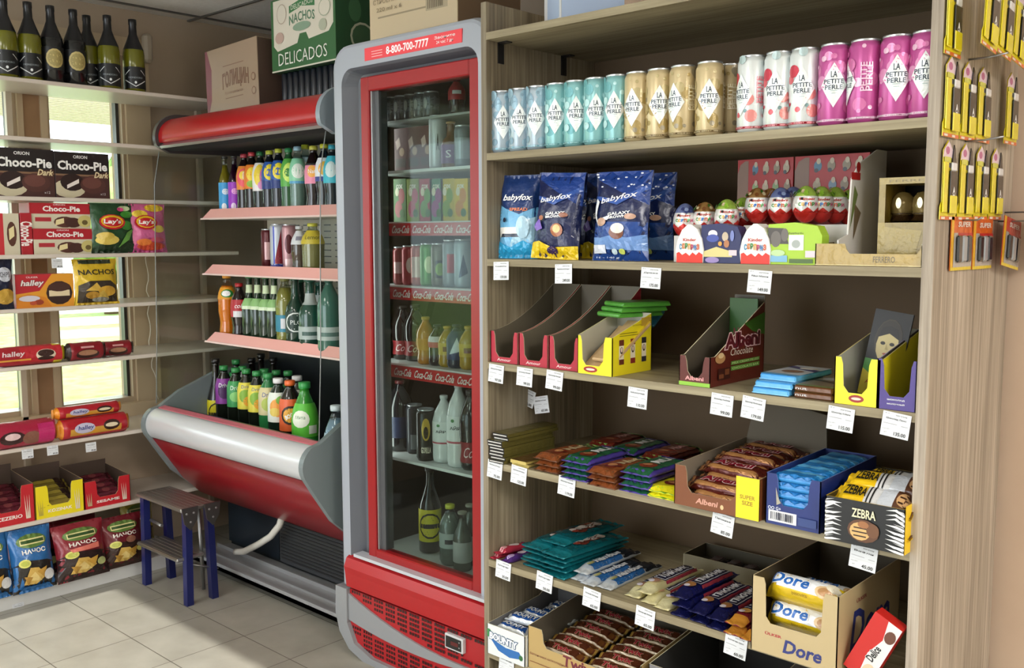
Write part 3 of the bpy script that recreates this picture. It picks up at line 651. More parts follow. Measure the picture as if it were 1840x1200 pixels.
# ================= cans on the top shelf =================
def dots(cols,seed,n=30):
    r=random.Random(seed); return [('e',r.uniform(.02,.98),r.uniform(.12,.95),*(lambda q:(q/5.2/1.0*.9,q*.9*.029/.15))(r.choice([.2,.32,.14,.46])),r.choice(cols)) for _ in range(n)]
DIA=[('p',[(.5,.22),(.655,.49),(.5,.76),(.345,.49)],'eef3f2'),('t','LA',.5,.62,.07,.075,'2c3c4c',{'b':.02}),('t','PETITE',.5,.535,.23,.055,'2c3c4c',{'b':.02}),('t','PERLE',.5,.465,.20,.055,'2c3c4c',{'b':.02}),('r',.45,.42,.55,.425,'8aa'),('r',.47,.39,.53,.395,'8aa')]
VT=[('t','LA PETITE PERLE',.79,.55,.16,.04,'fff',{'b':.01,'r':0})]
def perle(body,dc,band,bt,seed,vt='fff'):
    sh=dots(dc,seed)+[('r',0,.055,1,.085,band),('t','ROSE  SPARKLING  SWEET  WINE DRINK  250 ml',.5,.07,.9,.014,bt)]+DIA+[('t','PERLE',.80,.55,.34,.075,vt,{'r':math.pi/2,'b':.02}),('t','PETITE',.74,.55,.34,.07,vt,{'r':math.pi/2,'b':.02})]
    return can('drink_can',.15,.0288,sh,body)
KC={'silver':perle('aebfcb',['7c9aab','8fb0c0'],'7fb3c4','eee',3),'teal':perle('8cc4c6',['62a3a8','b7dfe0'],'5f9fa3','dff',5),'gold':perle('d3bf93',['a89055','b8a878','9a8f78'],'7a6238','f5e5b5',7,'efe6c8'),
 'white':perle('e4eaea',['c42f45','e08a85','7b9a9b','a9bdbd','d8606a'],'b3203a','fdd',11,'d87a85'),'pink':perle('c2559a',['d88cb8','e3b7d0','d271a8'],'d9a6c4','fff',13,'f0c9df')}
cans=[(906,'silver',0),(938,'silver',8),(970,'silver',18),(1004,'teal',12),(1038,'teal',2),(1074,'teal',2),(1111,'teal',14),(1148,'gold',25),(1187,'gold',0),(1229,'gold',40),(1277,'gold',3),(1313,'gold',70),(1353,'white',45),(1401,'white',15),(1447,'white',10),(1500,'pink',2),(1554,'pink',75),(1611,'pink',0),(1665,'pink',6)]
nth=['first','second','third','fourth','fifth']; cnt={}; tot={'silver':3,'teal':4,'gold':5,'white':3,'pink':4}
desc={'silver':'silvery blue spotted slim drink can','teal':'teal spotted slim drink can','gold':'gold spotted slim drink can','white':'white slim can with red dots','pink':'bright pink slim drink can'}
used=set()
for px,k,rot in cans:
    i=cnt.get(k,0); cnt[k]=i+1; y=1.745 if px!=1313 else 1.80
    p=onY(px,200,y); rz=face_cam(p.x,y)-math.radians(rot)
    lb=f"{desc[k]} on the can shelf, {nth[i]} from the left"
    loc=(p.x,y,1.458)
    if k in used: dup(KC[k],loc,rz,lb)
    else: used.add(k); o=KC[k]; o.location=loc; o.rotation_euler=(0,0,rz); tag(o,lb,'can','slim drink cans on the can shelf')
# ================= shelf with pouches and eggs =================
def fxy(pl,pr,pt,y,zb):
    a=onY(pl,pt,y);c=onY(pr,pt,y);return (a.x+c.x)/2,abs(c.x-a.x),onY((pl+pr)/2,pt,y).z-zb
def put(o,x,y,z,rz=0,label='',cat='',group=None,tilt=0,roll=0):
    o.location=(x,y,z); o.rotation_euler=(tilt,roll,rz); return tag(o,label,cat,group)
Z2=1.2035
G='chocolate candy pouches'
x,w,h=fxy(898,958,313,1.75,Z2)
o=bag('candy_pouch',w*1.0,h,.05,'17356e',[('p',[(0,0),(1,0),(1,.62),(.6,.52),(.2,.60),(0,.66)],'6fb3de'),('p',[(.3,.1),(1,.2),(1,.5),(.6,.42)],'a9d3ea'),('r',.05,.24,.75,.36,'f2efe9'),('p',[(.1,.24),(.7,.24),(.75,.36),(.65,.38),(.6,.28),(.15,.28)],'2a3446'),('p',[(0,0),(1,0),(1,.12),(.7,.2),(.35,.12),(0,.2)],'2ea8dd'),('t','babyfox',.52,.72,.72,.10,'fff',{'s':.35,'b':.02}),('t','SPREAD',.58,.58,.45,.04,'e98245',{'b':.02}),('e',.7,.36,.16,.14,'b8dcf0'),('e',.22,.45,.05,.03,'17233c')],seed=2)
put(o,x,1.76,Z2,.30,'pale blue and navy candy pouch at the left end of the pouch shelf','pouch',G,-.08)
NAVY=[('p',[(.05,.92),(1,.62),(1,1),(.05,1)],'1c3f8c'),('p',[(0,.70),(.5,.62),(1,.80),(1,.86),(.5,.68),(0,.74)],'3157a8'),('t','babyfox',.50,.70,.66,.085,'f4f4fa',{'s':.4,'r':.16,'b':.015}),('t','GALAXY',.55,.52,.42,.035,'fff',{'b':.03,'r':.08}),('t','BROWNIE',.55,.48,.40,.032,'fff',{'b':.03,'r':.08})]
def navy(w,h,yel,seed):
    s=[('r',0,0,1,.42,'1b2350' if yel else '1d4590')]+NAVY
    if yel: s+=[('p',[(0,0),(1,0),(1,.15),(.5,.12),(.2,.19),(0,.17)],'f2cf1e'),('e',.5,.085,.12,.05,'3b2458'),('e',.62,.32,.13,.08,'a9643a'),('e',.62,.335,.08,.05,'e8c07a'),('p',[(.05,.35),(.2,.45),(.3,.33),(.15,.3)],'7f5bc0'),('e',.25,.46,.06,.03,'b06a48'),('e',.75,.5,.09,.03,'a06a55')]
    else: s+=[('p',[(0,.25),(.2,.24),(.45,.27),(.7,.24),(1,.28),(1,.10),(0,.12)],'6b93cf'),('e',.52,.30,.14,.08,'7a4630'),('e',.54,.345,.13,.06,'e9e4dd'),('p',[(.08,.7),(.04,.5),(.15,.36),(.10,.5),(.14,.66)],'eef2fa'),('p',[(.15,.45),(.4,.5),(.35,.44)],'eef2fa'),('e',.22,.42,.1,.05,'c9a18a'),('e',.76,.48,.10,.035,'c49c86'),('r',.04,.07,.3,.16,'dfe5f5'),('e',.46,.09,.05,.03,'cfe3ee'),('e',.60,.09,.05,.03,'c9d86a'),('t','10 - 140 g',.3,.03,.4,.025,'dfe5f5')]+[('e',R.random(),.8+R.random()*.18,.02,.008,'e8eefc') for _ in range(14)]
    return bag('candy_pouch',w,h,.055,'0f1d4d',s,seed=seed)
x,w,h=fxy(957,1040,309,1.75,Z2); o=navy(w*.94,h,True,3); put(o,x,1.755,Z2,.12,'navy candy pouch with a yellow foot, in front','pouch',G,-.10,.04)
P2=dup(o,(x+.070,1.86,Z2),(-.05,0,.05),'navy candy pouch with a yellow foot, half hidden behind its twin',G)
dup(o,(x-.03,1.93,Z2),(-.02,0,.25),'navy candy pouch in shadow behind the pale blue pouch',G)
x,w,h=fxy(1062,1165,307,1.73,Z2); o=navy(w*.93,h,False,5); put(o,x,1.74,Z2,.10,'large navy candy pouch with a white milk splash, in front','pouch',G,-.09)
dup(o,(x-.01,1.86,Z2),(-.02,0,.08),'large navy candy pouch showing only its right edge behind the front one',G)
# surprise eggs
def egg(name,kind):
    prof=[]; Hh=.066; Rr=.0228
    for k in range(15):
        a=math.pi*k/14; z=Hh/2-Hh/2*math.cos(a); r=Rr*math.sin(a)*(1.08-.16*(z/Hh)); prof.append((max(r,0.0001),z))
    b=MB('foil','e9e7e4'); cols=[]
    for k in range(14):
        z=(prof[k][1]+prof[k+1][1])/2/Hh; cols.append('c22a24' if z<.33 else 'eae8e6' if z<.72 else kind)
    b.lathe(prof,20,cols=cols)
    rf=lambda v:rad(prof,max(.0002,min(Hh-.0002,v)))
    zig=[(x/12,.30 if x%2 else .42) for x in range(13)]
    sh=[('p',[(0,.28)]+zig+[(1,.28)],'c22a24'),('t','Kinder',.5,.64,.22,.07,'c22a24',{'b':.02}),('r',.41,.615,.44,.68,'222')]
    for i,(ch,cc) in enumerate(zip('CЮPПРИЗ'[:6],['3a8f3f','e0a020','2f6fb5','d4572a','3a8f3f','c23a6a'])): sh.append(('t',ch,.40+i*.042,.50,.036,.10,cc,{'b':.04}))
    for q in range(10): sh.append(('e',R.uniform(.1,.9),R.uniform(.74,.92),.03,.05,R.choice(['7a4a24','94c43c','d9c9a0','3f6f2c'] if kind!='6b78a8' else ['8fa0cc','dfe4f2','3d4880'])))
    art(b,lambda u,v,q:((rf(v)+q)*math.sin(u/Rr),-(rf(v)+q)*math.cos(u/Rr),v),Rr*6,Hh,sh,sub=.01,lay=.0005)
    return b.build(name)
EG={'g':egg('surprise_egg','a3c553'),'b':egg('surprise_egg','6b78a8'),'n':egg('surprise_egg','9a7442')}
eggs=[(1232,398,1.775,'b','left end of the low row'),(1268,396,1.785,'n','middle of the low row'),(1307,392,1.775,'g','right end of the low row'),(1336,388,1.85,'g','in shadow between the two rows'),
 (1362,372,1.81,'n','left end of the raised row'),(1386,372,1.87,'n','peeking out behind the first raised ones'),(1404,372,1.81,'b','blue-topped in the raised row'),(1426,370,1.87,'b','peeking out behind the blue-topped one'),(1449,370,1.81,'g','third in front of the raised row'),(1477,371,1.84,'g','fourth, stepping back along the raised row'),(1502,372,1.87,'g','fifth, stepping back along the raised row'),(1528,376,1.90,'g','last, nearest the white side of the display')]
ue={}
for px,py,y,k,lb in eggs:
    p=onY(px,py,y); s=1.12; loc=(p.x,y,p.z-.033*s); L='foil-wrapped surprise egg, '+lb; rz=face_cam(p.x,y)+R.uniform(-.15,.15)
    if k in ue: o=dup(EG[k],loc,rz,L)
    else: o=EG[k]; ue[k]=1; o.location=loc; o.rotation_euler=(0,0,rz); tag(o,L,'egg','surprise eggs on the display')
    o.scale=(s,s,s)
# egg display: carton steps, red back cards, white end card
dd=tag(empty('egg_display_stand',(0,0,0)),'cardboard surprise egg display with red picture cards and white side','display')
x0=onY(1325,400,1.93).x; x1=onY(1560,400,1.93).x; xm=onY(1424,400,1.93).x
zt=onY(1490,281,1.93).z; zt=min(zt,1.433)
for a,c,l in((x0,xm,'left'),(xm+.004,x1,'right')):
    w=c-a; b=MB('paper','b01f20'); b.box(a,c,1.93,1.935,1.2035,zt)
    r=random.Random(5 if l=='left' else 9); sh=[('p',[(0,.3),(.0,.86),(.05,.95),(.14,.985),(.20,.985),(.20,.3)],'8d6d5c')]
    for i in range(4):
        for j in range(3):
            cx=.32+i*.19+r.uniform(-.02,.02); cy=.9-j*.18; cc=r.choice(['7a93a8','b8a890','55809c','9a8a74','86a070']); sh+=[('e',cx,cy,.055,.05,cc),('e',cx+.01,cy+.045,.03,.028,'c9b8a0'),('e',cx-.02,cy-.04,.03,.02,'4a4a52')]
    art(b,front(1.93,(a+c)/2,1.2035),w,zt-1.2035,sh); b.build('picture_card',dd)
zu=onY(1450,405,1.74).z; zl=onY(1270,420,1.70).z
b=MB('paper','dcdad6'); xe=onY(1540,400,1.80).x+.0
b.box(onY(1340,400,1.79).x,xe,1.785,1.925,1.2035,onY(1450,405,1.81).z-.002); b.build('raised_step',dd)
b=MB('paper','cfcdca'); b.box(onY(1216,420,1.76).x,onY(1330,420,1.76).x-.002,1.752,1.800,1.2035,onY(1270,425,1.78).z); b.build('low_step',dd)
b=MB('paper','dedad4'); b.prism([(1.715,1.2035),(1.925,1.2035),(1.925,zt),(1.88,zt),(1.80,zt-.03),(1.765,zt-.06),(1.755,1.26),(1.715,1.25)],lambda u,v,h:(xe+.004+h,u,v),.003)
art(b,lambda u,v,h:(xe+.004+h,1.84+u,1.25+v),.16,.17,[('e',.2,.8,.06,.06,'b01f20'),('p',[(0,.1),(.2,.5),(.1,.6)],'6f7f45'),('p',[(.1,.0),(.3,.3),(.12,.4)],'7c6a50'),('r',0,.66,.25,.74,'b01f20')]); b.build('side_card',dd)
def eggbox(pl,pr,py0,label,scene):
    p0,p1=onY(pl,450,1.655+.03),onY(pr,450,1.655+.03); w=p1.x-p0.x; y=1.703; ew=.062; h=.078
    b=MB('paper','eceae6'); 
    out=[(ew*.5+ew*.5*math.sin(t)*(1-.0),h*.5-h*.5*math.cos(t)) for t in[math.pi*2*k/20 for k in range(20)]]
    ov=[(-w/2,0),(-w/2+ew,0),(-w/2+ew*1.02,h*.35),(-w/2+ew*.95,h*.62),(-w/2+ew*.78,h*.88),(-w/2+ew*.55,h*1.0),(-w/2+ew*.42,h*1.0),(-w/2+ew*.2,h*.86),(-w/2+ew*.03,h*.6),(-w/2-.003,h*.3)]
    b.prism(ov,lambda u,v,q:(u,-q-.004,v),.036)
    sh=[('p',[(0,0),(1,0),(1,.22),(.86,.28),(.75,.2),(.62,.27),(.5,.18),(.36,.26),(.22,.2),(.1,.28),(0,.25)],'dc2f1c'),('t','Kinder',.5,.60,.5,.08,'c22a24',{'b':.02})]
    for i,(ch,cc) in enumerate(zip('СЮРПРИЗ',['3a8fbf','e07a20','3a8f3f','e0a020','c23a6a','2f6fb5','d4572a'])): sh.append(('t',ch,.16+i*.112,.42+.02*math.sin(i),.095,.15,cc,{'b':.05}))
    art(b,front(-.004,-w/2+ew/2),ew,h,sh)
    bw=w-ew*.9
    bg,ov2=('23285c','8f8ab0') if scene=='night' else ('a9cf2e','6f9a2a')
    top_=[(w/2-bw,0),(w/2,0),(w/2+.001,h*.7),(w/2-bw*.08,h*.93),(w/2-bw*.5,h*1.02),(w/2-bw,h*.98)]
    b.prism(top_,lambda u,v,q:(u,-q,v),.03,bg)
    r=random.Random(4); fx=w/2-bw/2
    if scene=='night': s2=[('e',.3,.75,.12,.10,'efe6ee'),('e',.3,.64,.16,.1,'4656a8'),('p',[(.02,.28),(.4,.42),(.8,.3),(.8,.16),(.02,.16)],'d9cc8a'),('e',.62,.68,.08,.12,'c9b8a0'),('e',.66,.5,.07,.1,'b77a50'),('r',.72,.2,.92,.34,'e8cfd8'),('e',.3,.08,.18,.08,'9a86c0'),('e',.8,.7,.05,.14,'7a86c4'),('e',.5,.5,.05,.06,'e0a040')]
    else: s2=[('p',[(0,.5),(0,.9),(.3,.88),(.4,.5)],'4a4440'),('e',.15,.62,.1,.2,'6d6660'),('e',.32,.72,.07,.16,'6d6660'),('r',.4,.35,.68,.72,'eef2ea'),('t','Applaydu',.53,.76,.28,.05,'333'),('e',.54,.5,.08,.1,'a8b0ac'),('r',.02,.06,.38,.22,'7fb6d8'),('r',.42,.04,.86,.14,'4d6a2c'),('e',.2,.28,.14,.08,'bcd9a0'),('r',.72,.18,.9,.34,'e8cfd8')]
    art(b,front(0,fx),bw,h,s2); o=b.build('egg_three_pack',None,((p0.x+p1.x)/2,y+.006,Z2)); return tag(o,label,'box','surprise egg multi-packs')
eggbox(1207,1320,0,'surprise egg three-pack with a night-blue picture on the shelf edge','night'); eggbox(1323,1466,0,'surprise egg three-pack with a lime green picture on the shelf edge','lime')
# gold praline boxes
xa,xb=onY(1466,470,1.71).x,BX1-.022
o=tray('praline_tray',xb-xa,.20,.040,.046,'a88c3e','6f5c2a',cut=(.30,.985,.022),fart=[('t','FERRERO',.66,.30,.20,.28,'5f4d1e',{'b':.01}),('r',.0,.02,1,.05,'e0cc88')],kind='film'); put(o,(xa+xb)/2,1.708,Z2,0,'low gold display tray at the right end of the egg shelf','tray')
xc=onY(1578,400,1.78).x; w=xb-xc-.002; zt2=onY(1620,322,1.78).z-Z2
pb=tag(empty('praline_box',((xc+xb)/2,1.78,Z2+.003)),'gold gift box with a window showing wrapped round pralines','box')
b=MB('film','9c8438'); b.box(-w/2,w/2,0,.12,0,.075); b.box(-w/2,w/2,0,.12,.145,zt2-.003); b.box(-w/2,-w/2+.012,0,.12,.075,.145); b.box(-w/2,w/2,.11,.12,.075,.145)
art(b,front(0,0,.145),w,zt2-.148,[('r',0,0,1,1,'ab9346'),('t','FERRERO',.62,.45,.9,.36,'857030',{'b':.01})]); art(b,front(0,0,0),w,.075,[('r',.0,0,.12,1,'b59d4e'),('p',[(.12,0),(.6,0),(.75,.8),(.12,.9)],'b09848')]); b.build('carton',pb)
b=MB('matte','1c1712'); b.box(-w/2+.012,w/2-.001,.095,.11,.075,.145); b.build('window_backing',pb)
for i in range(2):
    for j in range(1):
        b=MB('foil','7d6a3c'); b.lathe([(.0001,0),(.014,.004),(.020,.014),(.0225,.028),(.020,.042),(.012,.052),(.0001,.055)],14,'7d6a3c'); b.lathe([(.024,0),(.018,.012),(.024,.014)],14,'3a2614'); art(b,lambda u,v,q:(u*.6,-.0225-q,v),.024,.055,[('e',.5,.6,.35,.18,'e8dcb4')]); o=b.build('praline',pb,(onY((1622,1660)[i],400,1.82).x-pb.location.x,.042,.078))
# ================= third shelf: display cartons =================
Z3=.9495; RT=math.pi/2
o=tray('display_carton',.091,.24,.077,.185,'b01f38','6e6656',cut=(.16,.84,.014),curve=.7,fart=[('t','Amour',.5,.10,.5,.09,'f0e4e4',{'s':.2})],edge='c9bda2'); put(o,-1.597,1.708,Z3,0,'empty red display carton at the far left, against the side panel','carton','empty red display cartons')
dup(o,(-1.502,1.708,Z3),0,'empty red display carton, middle one of three'); dup(o,(-1.407,1.708,Z3),0,'empty red display carton next to the yellow carton')
def wrap3(cx,c): return [('r',cx-.06,.18,cx+.06,.60,'f0e6c8'),('r',cx-.06,.50,cx+.06,.60,c),('e',cx,.42,.035,.06,'3b2b26'),('e',cx,.43,.022,.04,'efd6bf'),('r',cx-.06,.18,cx+.06,.27,c)]
o=tray('display_carton',.098,.15,.086,.132,'f0df22','b9b6a6',cut=(.12,.76,.020),fart=[('e',.38,.13,.2,.08,'a12a24'),('e',.38,.13,.13,.03,'e8d8c8')],rart=wrap3(.22,'6b3320')+wrap3(.5,'8a2a22')+wrap3(.78,'2b2a33')+[('r',.15,.66,.7,.67,'7a6a20'),('r',.15,.70,.6,.71,'7a6a20'),('t','шоколад',.6,.82,.25,.03,'9a7a2a'),('r',.70,.80,.95,.94,'c9a53a')],edge='e6dfa0'); put(o,-1.308,1.695,Z3,0,'yellow display carton with three small wrappers printed on its side','carton')
YC=o
o=tablet('chocolate_tablet',.15,.07,.010,'c9a77a',[('r',0,0,1,.3,'d9bd3a'),('t','Алёнка',.5,.65,.5,.2,'b03a4a',{'b':.02})]); put(o,-1.312,1.77,Z3+.05,0,'light chocolate tablet leaning inside the yellow printed carton','chocolate','tablets in the yellow printed carton',0); o.rotation_euler=(.0,-math.radians(35),RT*.0+1.45)
t1=dup(o,(-1.290,1.775,Z3+.066),(0,-math.radians(32),1.5),'second chocolate tablet leaning inside the yellow printed carton')
o=tablet('chocolate_tablet',.13,.085,.011,'4f9a3a',[('r',.1,.2,.9,.8,'3f9130')],edge=[('r',.0,.1,1,.5,'57a53a')]); put(o,-1.325,1.85,Z3+.122,1.3,'green wrapped tablet lying on top of the yellow printed carton, lowest green','chocolate','green tablets on the carton')
for k in(1,2): dup(o,(-1.322+.006*k,1.85+.004*k,Z3+.122+.012*k),1.3-.06*k,'green wrapped tablet on the yellow printed carton, %s of the pile'%('middle','top')[k-1])
o=tablet('chocolate_tablet',.12,.07,.010,'1f6f8f',[('r',0,0,1,.3,'2a86a8')]); put(o,-1.36,1.93,Z3+.112,.3,'blue tablet in shadow behind the green tablets','chocolate'); o.rotation_euler=(.5,.1,.2)
# brown carton
o=tray('display_carton',.074,.225,.062,.150,'5c1f14','5d5548',cut=(.24,.78,.018),backh=.178,side=[(0,.062),(.018,.062),(.225,.165)],fart=[('r',0,0,1,.13,'8fc43f'),('t','Albeni',.5,.26,.6,.14,'e8a0a0',{'b':.03})],
 rart=[('p',[(.60,.82),(1,.95),(1,.62),(.75,.70)],'3a6a1e'),('t','Albeni',.58,.60,.66,.22,'5c1420',{'b':.04,'o':'e8c0c4','ow':.05}),('t','Chocolate',.56,.44,.42,.10,'ddd0c0',{'s':.2}),('r',.36,.26,.90,.31,'5f8f3a'),('r',.36,.18,.90,.24,'5f8f3a'),('t','MILK CREAM FILLED',.63,.285,.5,.03,'cfe0a0'),('t','CHOCOLATE BAR',.63,.21,.5,.03,'cfe0a0'),('e',.16,.38,.09,.07,'b98a5a'),('e',.17,.42,.05,.04,'e0c090'),('r',.12,.08,.34,.24,'3c130c'),('r',.14,.10,.22,.16,'7a4428'),('r',.24,.14,.32,.22,'7a4428')])
put(o,-1.055,1.703,Z3,0,'brown open display carton with a green foot stripe on the third shelf','carton')
b=MB('paper','2f5d22'); b.box(-.034,.034,0,.003,0,.16); art(b,front(0),.068,.16,[('t','Albeni',.5,.5,.8,.2,'8a3040',{'r':.1}),('r',0,0,1,.35,'3c1510')]); o=b.build('chocolate_tablet'); put(o,-1.055,1.90,Z3+.012,0,'dark green tablet standing at the back of the brown carton','chocolate')
# tablets lying between
PIC=[('r',.0,.0,.12,1,'5fb0e6'),('r',.12,.0,1,1,'c9cfd8'),('e',.4,.5,.12,.3,'8a6a58'),('p',[(.5,0),(.75,1),(.9,1),(.65,0)],'4b4a7a'),('e',.75,.4,.1,.25,'e8e4dc')]
o=tablet('chocolate_tablet',.15,.078,.0125,'5aaee8',PIC,end=[('r',0,.1,1,.25,'7fc4f0')]); put(o,-.885,1.78,Z3,RT,'light blue tablet at the bottom of the pile beside the brown carton','chocolate','light blue tablets on the third shelf')
dup(o,(-.883,1.783,Z3+.0128),RT+.03,'light blue tablet in the middle of its pile'); dup(o,(-.878,1.80,Z3+.0256),RT-.04,'light blue tablet on top of its pile')
o=tablet('chocolate_tablet',.15,.078,.0125,'6b4224',[('r',.0,0,.1,1,'7d8f58'),('r',.1,0,1,1,'8f7c6c'),('p',[(.3,0),(.5,1),(.6,1),(.4,0)],'3f2a20'),('e',.7,.6,.12,.3,'b9b2b8')],end=[('t','nut',.2,.5,.3,.3,'eee')]); put(o,-.800,1.785,Z3,RT,'brown tablet at the bottom of the pile beside the light blue ones','chocolate','brown tablets on the third shelf')
dup(o,(-.797,1.783,Z3+.0128),RT-.03,'brown tablet on top of the pile beside the light blue ones')
# right yellow carton with portrait wrapper, purple carton
o=tray('display_carton',.085,.20,.087,.150,'f0df22','a9a89c',backh=.128,cut=(.18,.76,.022),fart=[('e',.5,.14,.17,.08,'9c2a20'),('e',.5,.14,.11,.03,'e8d0c0')],edge='dcd28a',side=[(0,.087),(.015,.087),(.20,.128)]); put(o,-.713,1.703,Z3,0,'yellow display carton holding the wrapper with a portrait','carton')
b=MB('paper','17181a'); b.box(-.035,.035,0,.008,0,.165)
art(b,front(0),.070,.165,[('r',0,0,1,.42,'d7c83a'),('p',[(0,.42),(0,.30),(.4,.2),(1,.36),(1,.42)],'4f9a4a'),('e',.5,.66,.36,.25,'3a3226'),('e',.5,.66,.34,.235,'2b2620'),('e',.5,.60,.29,.20,'cdbd86'),('p',[(.22,.68),(.3,.80),(.5,.83),(.7,.80),(.78,.68),(.5,.74)],'1d1a18'),('e',.38,.62,.065,.020,'2b2620'),('e',.62,.62,.065,.020,'2b2620'),('e',.5,.50,.08,.012,'a55a48'),('p',[(.48,.62),(.46,.55),(.54,.55)],'b5a36c'),('t','Алёнка',.5,.16,.7,.06,'b02a20',{'s':.2})])
o=b.build('chocolate_wrapper'); put(o,-.716,1.80,Z3+.004,.12,'tall wrapper printed with a face in a dark headscarf, inside the yellow carton','chocolate',None,-.16,.14)
o=tray('display_carton',.070,.19,.090,.155,'4b3a86','3a3530',cut=(.16,.86,.024),fart=[('t','ШОКОЛАД',.5,.20,.44,.035,'eee',{'b':.02}),('t','МОЛОЧНЫЙ',.5,.12,.44,.035,'eee',{'b':.02})],edge='8f86b0',side=[(0,.09),(.01,.09),(.19,.128)]); put(o,-.641,1.703,Z3,0,'empty purple display carton at the right end of the third shelf','carton')
# ================= fourth shelf =================
Z4=.6995
bt=tablet('chocolate_tablet',.19,.05,.0078,'4a431d',[('r',0,0,1,1,'5c5526')],end=[('r',0,.0,1,1,'16161a'),('r',.05,.3,.95,.62,'d9d7d2')],edge=[('r',0,0,1,1,'6a6230')]); put(bt,-1.612,1.79,Z4,RT,'black-ended gold tablet at the bottom of the tall left stack','chocolate','stacked black and gold tablets')
o9=['second from the bottom','third from the bottom','fourth from the bottom','in the middle','fourth from the top','third from the top','second from the top']
for k in range(8): dup(bt,(-1.612+R.uniform(-.003,.003)+(k>5)*.006,1.79+R.uniform(-.004,.004)+(k>5)*.012,Z4+.0082*(k+1)),RT+R.uniform(-.02,.02),'black-ended gold tablet %s of the tall left stack'%(o9[k] if k<7 else 'on top'))
gt=tablet('chocolate_tablet',.17,.052,.008,'c2ad62',[('r',0,0,1,1,'5f4426')],end=[('r',0,0,1,1,'cdb96c')]); put(gt,-1.545,1.79,Z4,RT+.04,'thin gold-ended tablet lying lowest beside the tall black stack','chocolate','thin gold tablets'); dup(gt,(-1.542,1.785,Z4+.0083),RT-.02,'thin gold-ended tablet lying upper beside the tall black stack')
def tab(base,topc,txt,tc,endc,seed):
    return bar('chocolate_tablet',.165,.074,.012,base,[('r',.02,.04,.98,.96,topc),('e',.32,.5,.13,.28,'7a2c1c'),('e',.34,.56,.07,.15,'c98a5a'),('t',txt,.66,.5,.40,.34,tc,{'b':.03}),('r',.86,.04,.98,.96,endc)],ends=(.09,endc if base!='6b3a22' else '7a4a2a'),seed=seed,kind='film',sq=14,crimp=.008)
TB=tab('6b3a22','8a4a26','Nut','e6cfa0','7fb35a',3); TP=tab('4c3f96','1d5a3a','MILK','f0f0f0','5b4aa8',4); TR=tab('5a1c18','6a2418','Albeni','d8a0a0','86b860',6)
TY=tab('e6e01c','e8e020','Lime','5a8a1a','8fc43f',8)
def pile(o,first,x,y,n,th,label,grp,j=.004,cat='chocolate',z=None,rz=RT):
    z=Z4 if z is None else z; w_=['lowest','second up','third up','fourth up','fifth up','sixth up','top']
    for k in range(n):
        lb=label+(', single' if n==1 else ', topmost' if k==n-1 else ', '+w_[k]); loc=(x+R.uniform(-j,j),y+R.uniform(-j,j),z+th*k); r=rz+R.uniform(-.05,.05)
        if k==0 and first: put(o,*loc,r,lb,cat,grp)
        else: dup(o,loc,r,lb,grp)
pile(TB,1,-1.462,1.790,3,.0135,'brown tablet in the front row left of the purple ones','tablets in loose piles')
pile(TP,1,-1.363,1.768,4,.0135,'purple-ended tablet in the front row at the left','tablets in loose piles')
pile(TB,0,-1.280,1.765,3,.0135,'brown tablet in the front row between the two purple piles','tablets in loose piles')
pile(TP,0,-1.196,1.770,4,.0135,'purple-ended tablet in the front row near the brown bar carton','tablets in loose piles')
pile(TY,1,-1.128,1.775,2,.0115,'yellow tablet in the front row beside the brown bar carton','tablets in loose piles')
pile(TR,1,-1.455,1.985,3,.0135,'dark red tablet with a green end in the back row at the left','tablets in loose piles')
pile(TP,0,-1.370,1.965,3,.0135,'purple tablet in the back row','tablets in loose piles')
pile(TR,0,-1.275,1.965,3,.0135,'dark red tablet with a green end in the back row at the right','tablets in loose piles')
pile(TP,0,-1.180,1.960,2,.0135,'purple tablet in the back row beside the brown bar carton','tablets in loose piles')
# wafer bar carton
o=tray('display_carton',.196,.30,.084,.095,'7c4522','8c8070',cut=(.15,.74,.030),fart=[('t','Albeni',.40,.19,.26,.14,'d9a08c',{'b':.03,'s':.2}),('e',.58,.15,.02,.06,'e0c090'),('r',.74,.0,1.0,1.0,'f2dc1e'),('t','SUPER',.87,.52,.17,.10,'a8861a',{'b':.02}),('t','SIZE',.87,.38,.12,.10,'a8861a',{'b':.02})],edge='b9a98c'); put(o,-.990,1.685,Z4,0,'brown carton of wafer bars with a yellow corner label','carton'); WC=o
b=MB('matte','6f6658'); b.prism([(-.095,0),(.10,0),(.085,.075),(-.09,.10)],lambda u,v,h:(u,.0+h+v*.35,v),.003); b.build('back_flap',o).location=(0,.298,.09)
WB=bar('wafer_bar',.155,.042,.016,'5b2018',[('r',.1,.05,.9,.4,'6b2a1c'),('p',[(.05,.1),(.9,.0),(.95,.3),(.5,.22),(.1,.4)],'b98450'),('t','Albeni',.5,.62,.56,.42,'8a1c30',{'b':.04,'o':'ecc8c8','ow':.06,'s':.15})],ends=(.06,'a8744a'),seed=4)
wl=['front row, lowest','front row, middle','front row, top','second row, lower','second row, top','third row, lower','third row, top','fourth row','fifth row']
for k,(dx,dy,dz,tl) in enumerate([(0,.028,.002,.25),(.004,.034,.019,.3),(-.004,.046,.037,.35),(.006,.080,.048,.3),(0,.09,.064,.3),(-.004,.135,.062,.2),(.004,.15,.078,.2),(0,.205,.075,.15),(.002,.25,.080,.1)]):
    loc=(-.997+dx,1.685+dy,Z4+dz); lb='brown wafer bar with pink lettering inside the yellow-cornered carton, '+wl[k]
    if k==0: put(WB,*loc,-.02,lb,'wafer bar','wafer bars in the yellow-cornered carton',tl)
    else: dup(WB,loc,(tl,0,R.uniform(-.05,.05)),lb)
